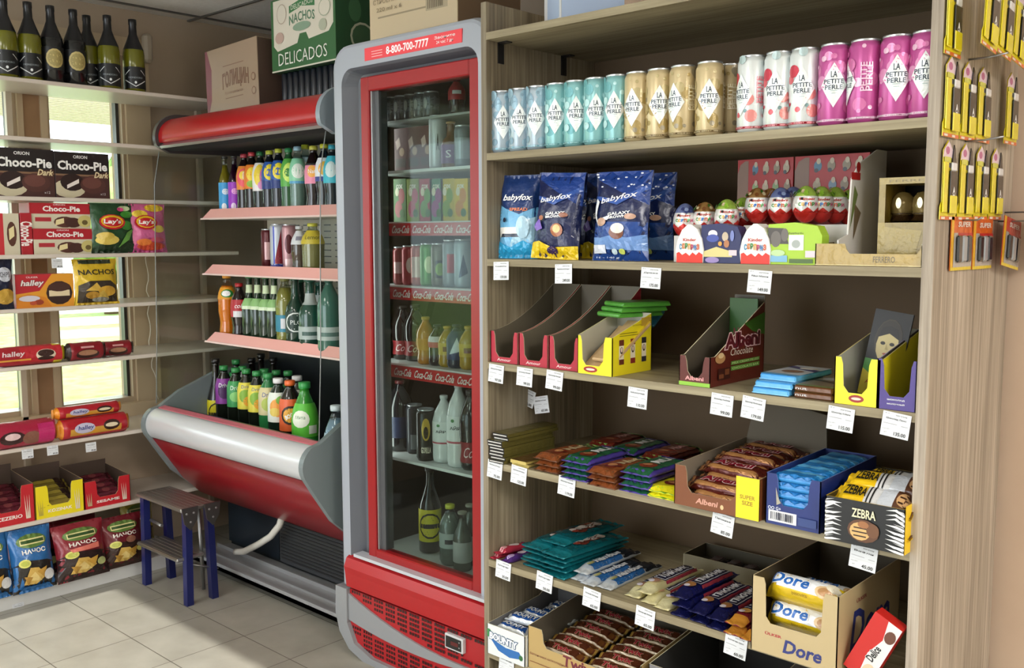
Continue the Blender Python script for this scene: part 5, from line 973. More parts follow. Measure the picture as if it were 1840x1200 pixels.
# seventh board
y,w,h=wxy(-40,96,752,-3.42,zt[6]); o=roll(w,h/2,'a8203e',[('e',.35,.55,.2,.2,'3a1c1c'),('e',.35,.6,.12,.1,'e8c8c8'),('e',.65,.5,.15,.2,'8a5a4a'),('r',.75,.3,1,.9,'c22a6a')],(1.5,'d0307a'),44); wput(o,-3.42,y,zt[6],'magenta cake roll on the low window board, left of the orange-ended ones','biscuits')
y,w,h=wxy(97,228,743,-3.42,zt[6]); OR_=roll(w,h/2,'b8202e',[('r',.1,.35,.9,.62,'d8a040'),('e',.32,.62,.16,.2,'c9c4dc'),('t','halley',.34,.62,.24,.2,'2a3a80',{'s':.2,'b':.02}),('e',.74,.62,.13,.2,'3a221c'),('e',.74,.62,.10,.08,'e8d8b8'),('e',.5,.45,.06,.06,'e0a030')],(1.6,'e89024'),45); wput(OR_,-3.42,y,zt[6],'red cake roll with orange ends, lower of the two stacked','biscuits','orange-ended cake rolls'); o=dup(OR_,(-3.435,y-.01,zt[6]+h*.97),RT,'red cake roll with orange ends, upper of the two stacked'); o.scale=(.93,.8,.62)
# trays on the eighth board
def stray(pl,pr,pt,col,name,label,cc):
    y,w,h=wxy(pl,pr,pt,-3.41,zt[7]); o=tray('display_carton',w,.20,h,h*1.12,col,'5a4a40',cut=(.26,.74,h*.36),fart=[('t',name,.5,.2,.5,.10,'f4e8e0',{'b':.03})]+[('p',[(.82+a*.03,.1),(.80+a*.05,.75),(.85+a*.03,.1)],'e8dcc8') for a in(0,1,2)]+[('p',[(.06+a*.03,.1),(.04+a*.05,.6),(.09+a*.03,.1)],cc) for a in(0,1,2)],edge='c9b48a',backh=h*1.3); wput(o,-3.41,y,zt[7],label,'carton'); return y,w,h
def fill(y,w,h,bo,first,lbs,rows):
    k=0
    for i in range(rows):
        loc=(-3.435-i*.036,y+R.uniform(-.004,.004),zt[7]+h*(.35+.11*i)+.004)
        m=(Matrix.Rotation(RT+R.uniform(-.08,.08),4,'Z')@Matrix.Rotation(.35,4,'X')).to_euler()
        if first and k==0: bo.location=loc; bo.rotation_euler=m; tag(bo,lbs+', front row','snack bar',lbs)
        else: dup(bo,loc,tuple(m),lbs+', %s row'%['front','second','third','back'][i])
        k+=1
y,w,h=stray(-34,59,872,'c21f2a','CEZERIO','red display carton at the left on the low board by the window','c9b48a')
for j in range(4):
    pass
SB=bar('sesame_bar',w*.86,.045,.016,'5a1a28',[('r',.1,.3,.9,.7,'74283a'),('e',.5,.5,.1,.3,'9a4a50')],kind='foil',seed=51); fill(y,w,h,SB,1,'dark red snack bar in the left red carton',4)
y,w,h=stray(60,148,864,'f0dc20','KOZINAK','yellow display carton between the two red ones','b8a84a')
SY=bar('sesame_bar',w*.82,.045,.016,'8a7a30',[('r',.1,.3,.7,.7,'c2b04a'),('r',.7,.1,.95,.9,'35201c')],kind='foil',seed=52); fill(y,w,h,SY,1,'yellow and brown snack bar in the yellow carton',4)
y,w,h=stray(149,232,856,'c21f2a','SESAME','red display carton nearest the step stool','c9b48a'); fill(y,w,h,SB,0,'dark red snack bar in the red carton nearest the stool',4)
# crisp bags on the plinth
def chips(w,h,base,c2,name,seed,extra=()): return bag('crisp_bag',w,h,.075,base,[('p',[(0,0),(0,.42),(.25,.5),(.8,.46),(1,.4),(1,0)],c2),('e',.5,.80,.36,.11,'5f7f3a'),('r',.22,.75,.80,.84,'e6dc9a'),('r',.24,.77,.78,.82,'39572a'),('t',name,.5,.64,.56,.075,'f4efe4',{'b':.03}),('p',[(.2,.12),(.35,.38),(.55,.36),(.72,.2),(.5,.1)],'d9b25a'),('p',[(.25,.18),(.45,.30),(.62,.14)],'e8cc80'),('p',[(.5,.3),(.75,.36),(.68,.18)],'c99a40'),('p',[(.3,.1),(.4,.22),(.2,.25)],'b88a34'),('e',.24,.46,.13,.07,'d8d46a'),('e',.24,.46,.09,.045,'b5b84a')]+list(extra),seed=seed)
y,w,h=wxy(12,92,945,-3.39,.05); CHB=chips(w*1.0,h,'2a6aa8','26221e','НАЧОС',61,[('e',.8,.22,.13,.09,'dfe0e2'),('p',[(.1,0),(.9,0),(.8,.08),(.2,.08)],'2a6aa8')]); wput(CHB,-3.375,y,.052,'bright blue crisp bag on the white plinth','bag','large crisp bags on the plinth',-.20)
y,w,h=wxy(93,186,935,-3.39,.05); CHR=chips(w*1.02,h,'8a2430','2c1a18','НАЧОС',62,[('p',[(.2,.56),(.8,.6),(.8,.5),(.25,.5)],'e07a6a'),('e',.82,.24,.10,.07,'c9d08a')]); wput(CHR,-3.368,y,.052,'red crisp bag on the plinth between the blue and the dark red ones','bag','large crisp bags on the plinth',-.24,.02)
y,w,h=wxy(172,248,925,-3.40,.05); CHD=chips(w*1.05,h,'6a1822','3a241c','НАЧОС',63,[('e',.6,.52,.12,.07,'8a5a48'),('e',.82,.3,.1,.06,'d8cf6a')]); wput(CHD,-3.385,y+.012,.052,'dark red crisp bag on the plinth beside the step stool','bag','large crisp bags on the plinth',-.22)
y0=onX(-10,1000,-3.39).y; o=dup(CHB,(-3.385,y0-.02,.052),tuple(CHB.rotation_euler),'blue crisp bag at the very left end of the plinth')
for k,(px,lb,s) in enumerate([(60,'red crisp bag in shadow behind the bright blue one',CHR),(140,'dark red crisp bag in shadow behind the red one',CHD)]):
    q=onX(px,1000,-3.5); dup(s,(-3.50,q.y,.052),tuple(s.rotation_euler),lb)
q=onX(243,960,-3.5); o=chips(.13,.20,'b8a83a','3a3420','НАЧОС',64); wput(o,-3.52,q.y+.02,.052,'yellow-green crisp bag in shadow behind the dark red one, by the stool','bag','large crisp bags on the plinth',-.1)
# ================= cooler bottles =================
def cb(px,pb,pt,y,z,spec,label,yaw=0):
    p=onY(px,(pb+pt)/2,y); Ht=onY(px,pt,y).z-z; p.x=max(p.x,CX0+SPEC[spec][2]+.008)
    key=spec; s=SPEC[spec]; H0=s[1]
    if key not in BU: o=bottle(s[0][0],s[0][1],H0,s[2],*s[3:5],**(s[5] if len(s)>5 else {})); BU[key]=o; put(o,p.x,y,z,face_cam(p.x,y)+yaw,label,s[0][2] if len(s[0])>2 else 'bottle',GB[0])
    else: o=dup(BU[key],(p.x,y,z),face_cam(p.x,y)+yaw,label,GB[0])
    o.scale=(1,1,Ht/H0); return o
BU={}; GB=['drink bottles on the top cooler shelf']
def LL(v0,v1,c,*sh): return (v0,v1,c,list(sh))
SW_=('p',[(0,.75),(.5,.2),(1,.75),(1,1),(0,1)],'f2f2ee')
N='drink_bottle'
SPEC={
'glassblue':((N,'beer'),.205,.0245,'c9b43a','2b2b2b',dict(clear='c8ccb8',label=LL(.06,.56,'3fa3e0',('e',.5,.7,.2,.1,'e8f4fa'),('e',.4,.2,.15,.12,'f0f4f6'),('r',0,0,1,.06,'f0a030')))),
'glasspurple':((N,'beer'),.205,.0245,'4a1040','2b2b2b',dict(clear='b090b0',label=LL(.06,.56,'a038c8',('e',.5,.7,.2,.1,'f0a8e8'),('e',.4,.2,.15,.12,'f0d8f6')))),
'pinkcola':((N,'pet'),.20,.030,'1a1214','b8404e',dict(label=LL(.42,.80,'f0903a',('e',.5,.5,.4,.4,'f05a6a'),('e',.45,.6,.22,.2,'f6e04a'),('t','Б',.5,.6,.15,.3,'fff'))) ),
'orangecola':((N,'pet'),.20,.030,'17120f','c8414a',dict(label=LL(.42,.80,'e8822a',('e',.5,.6,.3,.3,'f6d83a'),('e',.5,.2,.3,.15,'8ab83a')))),
'pinkyellow':((N,'pet'),.20,.030,'18201a','2f7a4a',dict(label=LL(.38,.82,'f2f0ee',('e',.45,.55,.3,.4,'f6d93a'),('e',.7,.5,.25,.35,'e878b8'),('e',.55,.2,.2,.15,'f0a0d0')))),
'blueyellow':((N,'pet'),.20,.030,'141821','c2c840',dict(label=LL(.40,.82,'2f5fb0',('e',.5,.62,.32,.30,'f8e23a'),('e',.45,.6,.15,.14,'3a62b8'),('p',[(0,0),(1,0),(1,.2),(0,.35)],'243a80'))) ),
'greenpet':((N,'pet'),.205,.030,'2a5a34','2d8a50',dict(label=LL(.42,.84,'5cb04a',('e',.5,.5,.3,.35,'d8f070'),('e',.45,.5,.15,.15,'3a8a3a')))),
'water':((N,'pet'),.21,.030,'9ab0a8','9fc6d8',dict(clear='d4e0dc',label=LL(.45,.82,'8fd8b0',('e',.5,.5,.3,.3,'e8f6ea'),('r',0,0,1,.1,'5aa8d0')))),
'waterblue':((N,'pet'),.21,.030,'8fa6a8','c8d43a',dict(clear='d4e0dc',label=LL(.45,.82,'b8dce8',('e',.5,.5,.3,.3,'f4f6f4'),('e',.5,.5,.14,.14,'3a5ab0')))),
'pinklabel':((N,'coke'),.21,.032,'1c0f10','d0cf52',dict(label=LL(.44,.74,'f092b0',('e',.4,.6,.2,.3,'f6b04a'),('t','Natak',.5,.6,.5,.2,'fff'),('r',0,.9,1,1,'2a2a2a')))),
'navylabel':((N,'coke'),.212,.032,'14151f','cfcf3a',dict(label=LL(.46,.80,'e8ecf0',('e',.5,.55,.28,.3,'f6b83a'),('r',0,0,1,.2,'2a3a8a')))),
'cyan':((N,'coke'),.212,.032,'14202a','3ab8d0',dict(label=LL(.44,.84,'4ac8e0',('e',.4,.5,.25,.3,'e8f8fa')))),
}
for px,s,lb in[(406,'glassblue','clear glass bottle with a sky blue label, at the left end'),(423,'glasspurple','purple glass bottle beside the sky blue labelled one'),(441,'pinkcola','dark bottle with an orange label and red cap'),(455,'orangecola','dark bottle with an orange and yellow label and dull red cap'),(470,'pinkyellow','dark bottle with a white, yellow and pink label'),(487,'blueyellow','dark bottle with a blue and yellow label, left of its twin'),(503,'blueyellow','dark bottle with a blue and yellow label, right of its twin'),(521,'greenpet','green bottle with a lime label'),(537,'water','clear water bottle with a pale green label'),(551,'waterblue','clear water bottle with a pale blue label and yellow cap'),(566,'pinklabel','dark bottle with a pink label'),(585,'navylabel','dark bottle with a white and navy label'),(600,'cyan','dark bottle with a cyan label, next to the fridge')]:
    tp={406:278,423:277,441:274,455:271,470:270,487:268,503:265,521:264,537:261,551:258,566:260,585:257,600:259}[px]
    cb(px,366,tp,1.985 if px not in(551,) else 2.02,CZ[0],s,lb+', top cooler shelf')
GB[0]='drinks on the middle cooler shelf'
K='drink_can'
def cancb(px,pt,y,z,R_,body,sh,label,kind='alu'):
    p=onY(px,pt,y); h=p.z-z; o=can('drink_can',h,R_,sh,body,kind=kind); return put(o,p.x,y,z,face_cam(p.x,y),label,'can',GB[0])
cancb(482,409,2.03,CZ[1],.026,'5a1620',[('r',.4,.3,.6,.7,'c9a0a0')],'dark red can at the left of the middle cooler shelf')
cancb(499,400,2.00,CZ[1],.027,'c9d2dc',[('p',[(.4,.2),(.6,.9),(.62,.2)],'8a2030'),('r',0,0,1,.2,'2a3a9a'),('r',.38,.2,.42,.95,'2a3a9a')],'white and blue can on the middle cooler shelf')
cancb(519,401,2.03,CZ[1],.028,'c89aa0',[('e',.5,.6,.1,.2,'5a2028'),('r',.4,.1,.6,.3,'e8c8c8')],'dull pink can on the middle cooler shelf')
SPEC.update({'clearwhite':((N,'coke'),.18,.030,'6a5048','c9ccd0',dict(clear='d8dcd6',label=LL(.62,.90,'d8dce0',('r',.3,.3,.7,.6,'889')))),
'clearyellow':((N,'pet'),.19,.040,'a8a070','c9c84a',dict(clear='d8dcc8',label=LL(.60,.86,'c9b83a',('t','Lemon',.5,.5,.6,.3,'4a4a20')))),
'orange':((N,'coke'),.27,.036,'f09a14','e8a030',dict(clear='f0e0c8',label=LL(.62,.80,'e8a020',('e',.5,.5,.3,.35,'2f8a3a'),('e',.45,.5,.2,.25,'fff')))),
'cola':((N,'coke'),.24,.034,'1a0f10','b01c24',dict(label=LL(.42,.72,'b5202c',('r',.2,.0,.9,.35,'dfe0e4'),('t','cola',.5,.65,.4,.25,'fff',{'s':.3})))),
'green5':((N,'stub'),.27,.030,'16301f','3a7a44',dict(label=LL(.50,.66,'8fbf7a',('r',0,.0,1,.3,'dff0d0')),neck=(.74,.86,'cfe0b8'))),
'yel':((N,'pet'),.27,.036,'b5b060','8a8a50',dict(clear='d8dcc8',label=LL(.22,.46,'2f86a0',('r',.3,.2,.5,.8,'d8dce0'),('r',.6,.2,.8,.8,'1a3a5a')))),
'circ':((N,'stub'),.27,.036,'163a2c','2a6a4a',dict(label=LL(.22,.52,'16352a',('e',.5,.5,.42,.46,'dfe6e2'),('e',.5,.5,.36,.40,'16352a'),('t','PLC',.5,.5,.4,.2,'dfe6e2')))),
'gwide':((N,'stub'),.27,.042,'1e4a3c','2a5a4a',dict(label=LL(.16,.34,'a9b8b4',('r',.2,.3,.8,.6,'3a5a52')),neck=(.64,.80,'aab4b0'))),
'gl2':((N,'big'),.28,.042,'3a6a5c','2a5a4a',dict(label=LL(.18,.36,'b8c4c0',('r',.2,.3,.8,.6,'5a7a72'))))})
cb(539,470,404,2.0,CZ[1],'clearwhite','clear bottle with a white band, middle cooler shelf',)
cb(563,470,399,2.0,CZ[1],'clearyellow','wide clear bottle with a yellow band, middle cooler shelf')
GB[0]='drink bottles on the lower cooler shelf'
for px,pt,y,s,lb in[(409,490,1.99,'orange','tall bright orange bottle at the left end'),(431,506,1.985,'cola','cola bottle with a red label'),(449,492,1.985,'green5','first dark green bottle with a light neck label, after the cola'),(464,492,1.985,'green5','second dark green bottle with a light neck label'),(479,493,1.985,'green5','third dark green bottle with a light neck label'),(494,493,1.985,'green5','fourth dark green bottle with a light neck label'),(513,495,1.985,'yel','pale yellow bottle with a blue label'),(531,495,1.985,'circ','dark green bottle with a white ring'),(558,499,1.985,'gwide','wide green water bottle'),(592,499,1.975,'gl2','wide pale green bottle nearest the fridge'),(541,500,2.08,'circ','dark green bottle behind in the second row'),(575,505,2.08,'gwide','wide green water bottle behind in the second row')]:
    cb(px,600,pt,y,CZ[2],s,lb+', lower cooler shelf')
GB[0]='bottles in the cooler well'
SPEC.update({'lim':((N,'wine'),.36,.036,'17110f','1d1a18',dict(label=LL(.25,.56,'e6da2a',('e',.5,.5,.40,.42,'1a1a1a'),('e',.5,.5,.35,.37,'e6da2a'),('r',.1,.42,.9,.58,'1a1a1a')))),
'wpurple':((N,'drv'),.33,.034,'131812','2f8a48',dict(label=LL(.58,.86,'8a3a98',('e',.5,.5,.3,.3,'4a1c58'),('t','Drive',.5,.75,.5,.16,'fff')))),
'wgreen':((N,'drv'),.33,.034,'131812','2f8a48',dict(label=LL(.58,.86,'3a9a54',('t','Drive',.5,.75,.5,.16,'e8f4e8'),('e',.5,.4,.3,.2,'8ad07a')))),
'wyellow':((N,'drv'),.33,.034,'131812','2f8a48',dict(label=LL(.58,.86,'e4d84a',('t','Drive',.5,.85,.5,.12,'2a4a9a'),('e',.45,.5,.3,.25,'8ab83a'),('e',.6,.3,.25,.2,'f0a830')))),
'wpear':((N,'drv'),.33,.036,'2a7a44','2f8a48',dict(label=LL(.58,.86,'d8cc9a',('t','Drive',.5,.75,.5,.16,'2a4a9a'),('e',.5,.4,.3,.25,'b8c85a')))),
'wmango':((N,'drv'),.33,.038,'16281e','e8e8e8',dict(label=LL(.56,.86,'e8efe4',('e',.5,.5,.35,.32,'f0a848'),('e',.6,.75,.2,.15,'7ab84a'),('e',.35,.35,.2,.15,'e8d060')))),
'worange':((N,'drv'),.33,.038,'18140f','e86a2c',dict(label=LL(.50,.82,'e0602a',('e',.5,.5,.35,.30,'2a1c14'),('e',.5,.5,.27,.23,'f0b040'),('t','BOOM',.5,.5,.4,.14,'fff',{'r':.4,'b':.04})))),
'wlime':((N,'pet'),.33,.045,'2f8a2c','2f9a48',dict(label=LL(.48,.80,'5cc03a',('e',.35,.55,.28,.26,'f0f4e0'),('t','Мята',.35,.6,.3,.1,'2a7a2a'),('r',.6,.1,.85,.35,'dfe8d4'))))})
for px,pt,y,s,lb in[(385,641,1.94,'lim','dark bottle with a yellow label and black ring, at the left end'),(403,654,1.93,'wpurple','dark bottle with a purple label'),(424,658,1.92,'wgreen','dark bottle with a green label'),(443,660,1.915,'wyellow','dark bottle with a yellow-green label, left of its twin'),(462,664,1.905,'wyellow','dark bottle with a yellow-green label, right of its twin'),(482,668,1.90,'wpear','green bottle with a beige pear label'),(500,677,1.885,'wmango','bottle with a white mango label and white cap'),(521,681,1.88,'worange','dark bottle with an orange ring label'),(547,684,1.87,'wlime','lime green bottle'),(404,640,2.03,'wgreen','dark bottle in the second row above the purple one'),(437,655,2.0,'wgreen','dark bottle in the second row between the yellow-green ones'),(476,660,2.0,'wpear','green bottle in the second row'),(497,663,2.0,'wgreen','dark bottle in the second row behind the white-capped one'),(518,664,2.0,'wgreen','dark bottle in the second row behind the orange one'),(534,673,1.98,'wmango','white-capped bottle in the second row'),(438,638,2.1,'lim','tall dark bottle in the back row'),(470,633,2.1,'lim','tall dark bottle in the back row near the middle'),(492,640,2.1,'lim','tall dark bottle in the back row nearest the right')]:
    cb(px,760,pt,y,.431,s,lb+', cooler well')
SPEC['wwater']=((N,'pet'),.3,.04,'9fb6c4','dfe8ee',dict(clear='dfe8ee',label=LL(.4,.7,'c9dcea')))
cb(603,775,726,1.86,.431,'wwater','pale water bottle squeezed next to the fridge, cooler well')
# ================= fridge contents =================
GB[0]='drinks in the glass door fridge'
yf=1.90
def fcan(px,pt,z,R_,body,sh,label,y=None,kind='alu'):
    y=y or yf; p=onY(px,pt,y); return put(can('drink_can',max(.05,p.z-z),R_,sh,body,kind=kind),p.x,y,z,face_cam(p.x,y),label,'can',GB[0])
# top level on its own board
zb=1.592; b=MB('plastic','a9adab'); b.box(-2.265,-1.72,1.86,2.31,zb-.006,zb); b.build('fridge_shelf',fr)
cj=can('drink_can',.075,.024,[('r',0,.3,1,.8,'7a7f84'),('e',.5,.55,.06,.2,'c9ccc8')],'55585c')
for k,px in enumerate((706,724,742,760,777)):
    p=onY(px,190,1.90); lb='small grey can on the highest fridge board, '+['leftmost','second','middle','fourth','fifth'][k]
    if k==0: put(cj,p.x,1.90,zb,0,lb,'can','small cans at the top of the fridge')
    else: dup(cj,(p.x,1.90,zb),0,lb)
SPEC['redneck']=((N,'coke'),.13,.024,'2a0c0c','c02028',dict(label=LL(.4,.9,'b5222a',('r',.3,.3,.7,.5,'eee'))))
cb(823,215,140,1.90,zb,'redneck','slim dark bottle with a red neck, highest fridge board')
# level 1
rb=boxpack('drink_multipack',.062,.06,.125,[('r',0,0,1,1,'5a1c22'),('p',[(.1,.7),(.4,.8),(.5,.6),(.2,.5)],'c9a8a0'),('r',.1,.1,.9,.3,'3a1a16'),('e',.6,.45,.2,.1,'b08a70')],col='5a1c22')
for k,px in enumerate((722,745,768)):
    p=onY(px,290,1.885); lb='dark red drink carton on the second fridge board, '+['left','middle','right'][k]
    if k==0: put(rb,p.x,1.885,FS[0],0,lb,'carton','dark red cartons in the fridge'); rb.scale=(.9,1,1)
    else: dup(rb,(p.x,1.885,FS[0]),0,lb)
fcan(788,207,FS[0],.025,'cfd4d8',[('t','A',.5,.5,.06,.3,'2a2a2e',{'b':.04})],'white can with a large black letter in the fridge')
SPEC['amber']=((N,'stub'),.14,.028,'7a5030','b08a5a',dict(label=LL(.1,.5,'6a3a78',('t','S',.4,.5,.2,.4,'fff')))); cb(812,295,218,1.90,FS[0],'amber','amber bottle with a purple label, second fridge board')
fcan(834,225,FS[0],.025,'7f8a94',[('r',.3,.2,.7,.7,'a8b4bc')],'grey-blue can at the right of the second fridge board')
# level 2 juice cartons
for k,(px,c,c2,n) in enumerate([(724,'4f7a3a','b04a50','green and red'),(748,'8a9a3a','c04a6a','olive and pink'),(770,'b0344a','6a9a4a','red and green'),(790,'5a8a70','9a4a8a','teal and purple'),(810,'c9b02a','7a9a2a','yellow and green'),(834,'e0bc1c','d88a20','bright yellow')]):
    p=onY(px,318,1.90); o=boxpack('juice_carton',.055,.05,p.z-FS[1]-.004,[('r',0,0,1,1,c),('e',.4,.3,.3,.2,c2),('e',.65,.6,.25,.18,c2),('e',.3,.7,.15,.1,'e8e0c0'),('t','сок',.5,.82,.5,.1,'f4f0e0',{'b':.03}),('e',.7,.2,.2,.1,'3f6a2a')],col=c); put(o,p.x,1.89,FS[1],0,n+' juice carton on the third fridge board','carton','juice cartons in the fridge')
# level 3 cans
for k,(px,pt,c,sh,n,lid) in enumerate([(722,442,'8a2028',[('r',.3,.3,.7,.6,'c9a0a0')],'dark red','c9ccd0'),(738,440,'b03040',[('e',.5,.5,.1,.2,'f0d0d0')],'red','c9ccd0'),(754,438,'c05a50',[('r',.3,.2,.7,.7,'e8c8b8')],'pale red','c9ccd0'),(771,436,'4f9a3a',[('e',.5,.5,.1,.2,'d8e8b0')],'green','9fd080'),(791,436,'6a6a5a',[('r',.4,.2,.6,.6,'2a2a2a'),('e',.5,.4,.1,.15,'7aa040')],'black and green','c9ccd0'),(812,430,'8f9aa4',[('r',.4,.3,.6,.7,'b03a4a')],'tall silver','c9ccd0'),(833,429,'a8b8c4',[('p',[(.4,.2),(.5,.7),(.6,.3)],'2f4a6a')],'tall pale blue','7ab8c8')]):
    fcan(px,pt,FS[2],.026,c,sh,n+' can on the fourth fridge board')
# level 4 bottles
SPEC.update({'fcola':((N,'coke'),.21,.034,'150d0e','20140f',dict(label=LL(.10,.36,'8f1c26',('t','Cola',.5,.5,.6,.5,'f0d8d8',{'s':.3})))),'forange':((N,'coke'),.17,.028,'c9821c','c9a02a',dict(label=LL(.3,.55,'d8921c'))),'fred':((N,'pet'),.17,.027,'2a1a1c','2a3040',dict(label=LL(.45,.72,'c24a54',('r',0,.5,1,1,'e0dce0')))),'fyel':((N,'pet'),.16,.027,'b08a20','c9a030',dict(label=LL(.3,.6,'c9a83a',('r',.3,.3,.6,.7,'7a3a20')))),'fblue':((N,'pet'),.17,.030,'1e2a44','1c2434',dict(label=LL(.2,.85,'2a3c66',('p',[(.2,.2),(.5,.8),(.6,.5),(.8,.7),(.6,.3)],'d0dae8')))),'fpep':((N,'big'),.22,.042,'14161c','6a2028',dict(label=LL(.2,.5,'1c2a50'))),'fclr':((N,'big'),.20,.034,'dfe3e2','e4e6e6',dict(label=LL(.28,.62,'e8ecea',('t','АЙРАН',.5,.6,.6,.14,'33383c',{'b':.02}),('r',0,.05,1,.12,'c05a6a'),('e',.3,.85,.06,.06,'4a8a4a')))),
 'fyl':((N,'wine'),.27,.034,'17120f','1c1816',dict(label=LL(.14,.52,'d8d02a',('e',.5,.5,.42,.40,'1d1d1a'),('e',.5,.5,.36,.34,'d8d02a'),('r',.1,.42,.9,.56,'1d1d1a')))),'fyc':((N,'pet'),.17,.032,'8a9690','ccd23a',dict(clear='d8dedc',label=LL(.3,.55,'a8b4b0',('r',.3,.3,.6,.6,'2a2a30')))),'fgl':((N,'beer'),.16,.027,'8a8f88','9a9a8a',dict(clear='c8cec8',label=LL(.15,.5,'b0b4b0')))})
for px,pt,s,y,lb in[(724,548,'fcola',1.93,'dark cola bottle at the left'),(746,546,'fcola',1.93,'dark cola bottle, second from the left'),(765,568,'forange',1.90,'orange drink bottle'),(786,582,'fred',1.90,'dark bottle with a red and white label'),(804,585,'fyel',1.90,'amber yellow bottle'),(821,582,'fblue',1.90,'navy bottle with a white mark'),(842,585,'fyel',1.90,'amber yellow bottle beside the door frame')]:
    cb(px,650,pt,y,FS[3],s,lb+', fifth fridge board')
for px,pt,s,y,lb in[(718,682,'fpep',1.93,'big dark bottle with a blue label'),(797,709,'fclr',1.91,'smaller white yogurt drink bottle'),(823,688,'fclr',1.90,'taller white yogurt drink bottle'),(846,700,'fcola',1.90,'dark bottle behind the door frame edge')]:
    cb(px,810,pt,y,FS[4],s,lb+', sixth fridge board')
fcan(744,725,FS[4],.026,'2a2c34',[('r',.4,.1,.6,.4,'8a8f94')],'dark grey can on the sixth fridge board',1.93)
fcan(764,733,FS[4],.028,'17150f',[('e',.5,.62,.09,.22,'c9a83a'),('e',.5,.56,.05,.12,'2a2014'),('t','GORILLA',.5,.22,.2,.12,'e8dcc8',{'b':.03})],'tall black and gold can on the sixth fridge board',1.89)
for px,pt,s,y,lb in[(771,838,'fyl',1.93,'dark bottle with a yellow label and black ring'),(807,905,'fyc',1.89,'clear bottle with a lime cap'),(829,918,'fgl',1.88,'clear glass bottle'),(843,905,'fgl',1.93,'clear glass bottle behind the other one')]:
    cb(px,990,pt,y,.306,s,lb+', fridge floor')
# ================= blister packs on the side of the oak unit =================
def strip():
    b=MB('film','e2d21c'); w,h=.080,.135
    b.prism([(-w/2,0),(w/2,0),(w/2,.022),(w*.12,.075),(w*.12,.118),(-w*.15,h),(-w*.42,.118),(-w*.42,.03),(-w/2,.022)],lambda u,v,q:(u,-q,v),.0012)
    art(b,front(0),w,h,[('r',0,.0,1,.045,'e0703a'),('r',.08,.008,.3,.036,'f0e8e0'),('r',.55,.008,.75,.036,'f0e8e0'),('p',[(.04,.78),(.62,.78),(.62,.88),(.36,.99),(.08,.88)],'efd8e6'),('e',.30,.87,.12,.05,'c06a9a'),('r',.10,.72,.50,.79,'d9d860'),('r',.06,.66,.55,.72,'1c1c1c'),('e',.25,.68,.09,.022,'d8d8d8')])
    o=b.build('glue_blister_pack'); 
    q=MB('gloss','e6d61a'); q.box(-.036,-.014,-.0035,-.001,.012,.098,bev=.0025); q.build('glue_brush',o)
    q=MB('gloss','17171a'); q.box(-.006,.028,-.0045,-.001,.012,.084,bev=.001)
    q.box(0,.024,-.005,-.001,.084,.098,'e6e6ea',bev=.0015); q.box(-.006,.028,-.006,-.003,.010,.042,'e8d91c',bev=.002)
    art(q,lambda u,v,h:(.011+u,-.0046-h,v),.026,.07,[('t','A',.5,.72,.5,.18,'f4f4f4',{'b':.05}),('r',.25,.56,.7,.62,'e8e8e8')]); q.prism([(.004,.098),(.022,.098),(.016,.122),(.010,.128)],lambda u,v,h:(u,-.0035-h,v),.002,'26262a'); q.build('glue_tube',o)
    return o
GS=strip(); k=0; xs_=-.580
packs=[(1.745,1.285,'front corner'),(1.833,1.285,'second'),(1.920,1.287,'third'),(2.008,1.288,'fourth, nearest the wall')]
for y,z,l in packs:
    lb='yellow glue pack in the third row on the oak side panel, '+l
    if k==0: put(GS,xs_,y,z,RT,lb,'glue','glue packs on the oak side panel')
    else: dup(GS,(xs_,y,z),RT,lb)
    k+=1
for y,z,l in[(1.742,1.425,'front corner'),(1.828,1.426,'second'),(1.912,1.428,'third')]: dup(GS,(xs_,y,z),RT,'yellow glue pack in the middle row on the oak side panel, '+l)
dup(GS,(xs_+.012,2.04,1.432),RT,'single yellow glue pack hanging right of the middle row')
for y,z,l in[(1.775,1.572,'front'),(1.860,1.570,'second'),(1.942,1.568,'third'),(2.022,1.566,'nearest the wall')]: dup(GS,(xs_+.045,y,z),(0,.10,RT+.0),'yellow glue pack in the topmost row hanging forward, '+l)
dup(GS,(xs_,1.735,1.560),RT,'yellow glue pack of the topmost row hanging flat behind the forward ones')
b=MB('plastic','2a2a2c'); 
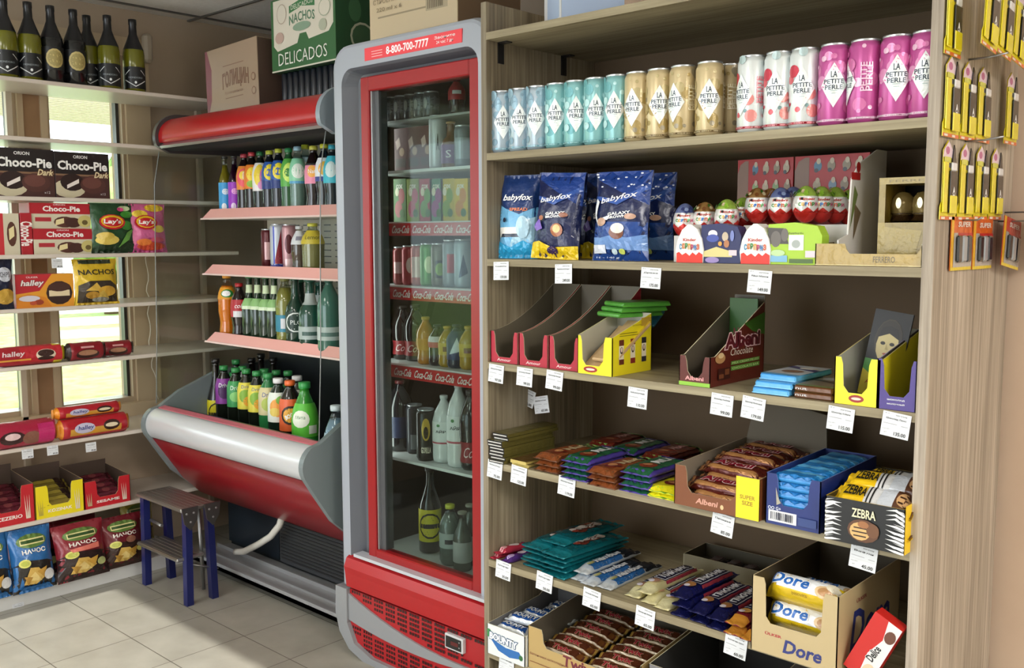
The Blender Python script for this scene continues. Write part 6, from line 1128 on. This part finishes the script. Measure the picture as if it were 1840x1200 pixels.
for z in(1.425,1.567,1.705):
    b=MB('metal','9a9a9c'); b.tube([(-.584,1.83,z),(-.55,1.83,z),(-.52,1.83,z+.004)],.0018,6); o=b.build('peg_hook'); tag(o,'thin metal hook on the oak side panel at the %s of the glue rows'%{1.425:'bottom',1.567:'middle',1.705:'top'}[z],'hook','peg hooks')
def batt(c1,c2,h=.095,w=.112):
    b=MB('film','d9701f'); b.prism([(-w/2,0),(w/2,0),(w/2,h),(-w/2,h)],lambda u,v,q:(u,-q,v),.0012,c1)
    art(b,front(0),w,h,[('r',0,0,.12,1,'e6b020'),('r',0,0,1,.06,'e6cc20'),('r',.12,.06,1,.7,c2),('t','SUPER',.6,.86,.6,.1,'f0e8e0',{'s':.2,'b':.03}),('r',.3,.62,1,.70,'c22a2c'),('r',.3,.58,1,.62,'e6c81e')]); o=b.build('battery_pack')
    q=MB('gloss','222428')
    for i in range(3): q.box(-.034+i*.026,-.012+i*.026,-.007,-.001,.014,.062,['1f2226','9a9fa4','2a2d33'][i],bev=.003)
    q.build('batteries',o); return o
BP=batt('d9641f','b9b3ac'); put(BP,-.580,1.822,1.196,RT,'orange battery card at the front under the glue packs','batteries','battery cards')
BP2=batt('c23a2c','a8a29c'); put(BP2,-.560,2.045,1.195,RT,'red battery card hanging tilted beside the front one','batteries','battery cards'); BP2.rotation_euler=(0,.14,RT); BP2.rotation_euler=(Matrix.Rotation(RT,4,'Z')@Matrix.Rotation(.12,4,'Y')).to_euler()
m_=(Matrix.Rotation(RT,4,'Z')@Matrix.Rotation(.16,4,'Y')).to_euler(); dup(BP2,(-.520,2.085,1.215),tuple(m_),'red battery card hanging furthest forward, nearest the beige wall')
dup(BP,(-.581,1.945,1.195),RT,'orange battery card in shadow behind the tilted red one')
for y,x2,z in((1.822,-.555,1.285),(2.045,-.535,1.285),(2.085,-.495,1.303)):
    b=MB('metal','8e8e90'); b.tube([(-.584,y,z),(x2,y,z),(x2+.008,y,z+.005)],.0016,6); tag(b.build('peg_hook'),'thin metal hook holding a battery card %s'%{1.822:'at the front of the oak side panel',2.045:'tilted in the middle',2.085:'nearest the beige wall'}[y],'hook','peg hooks')
bpy.context.view_layer.update()
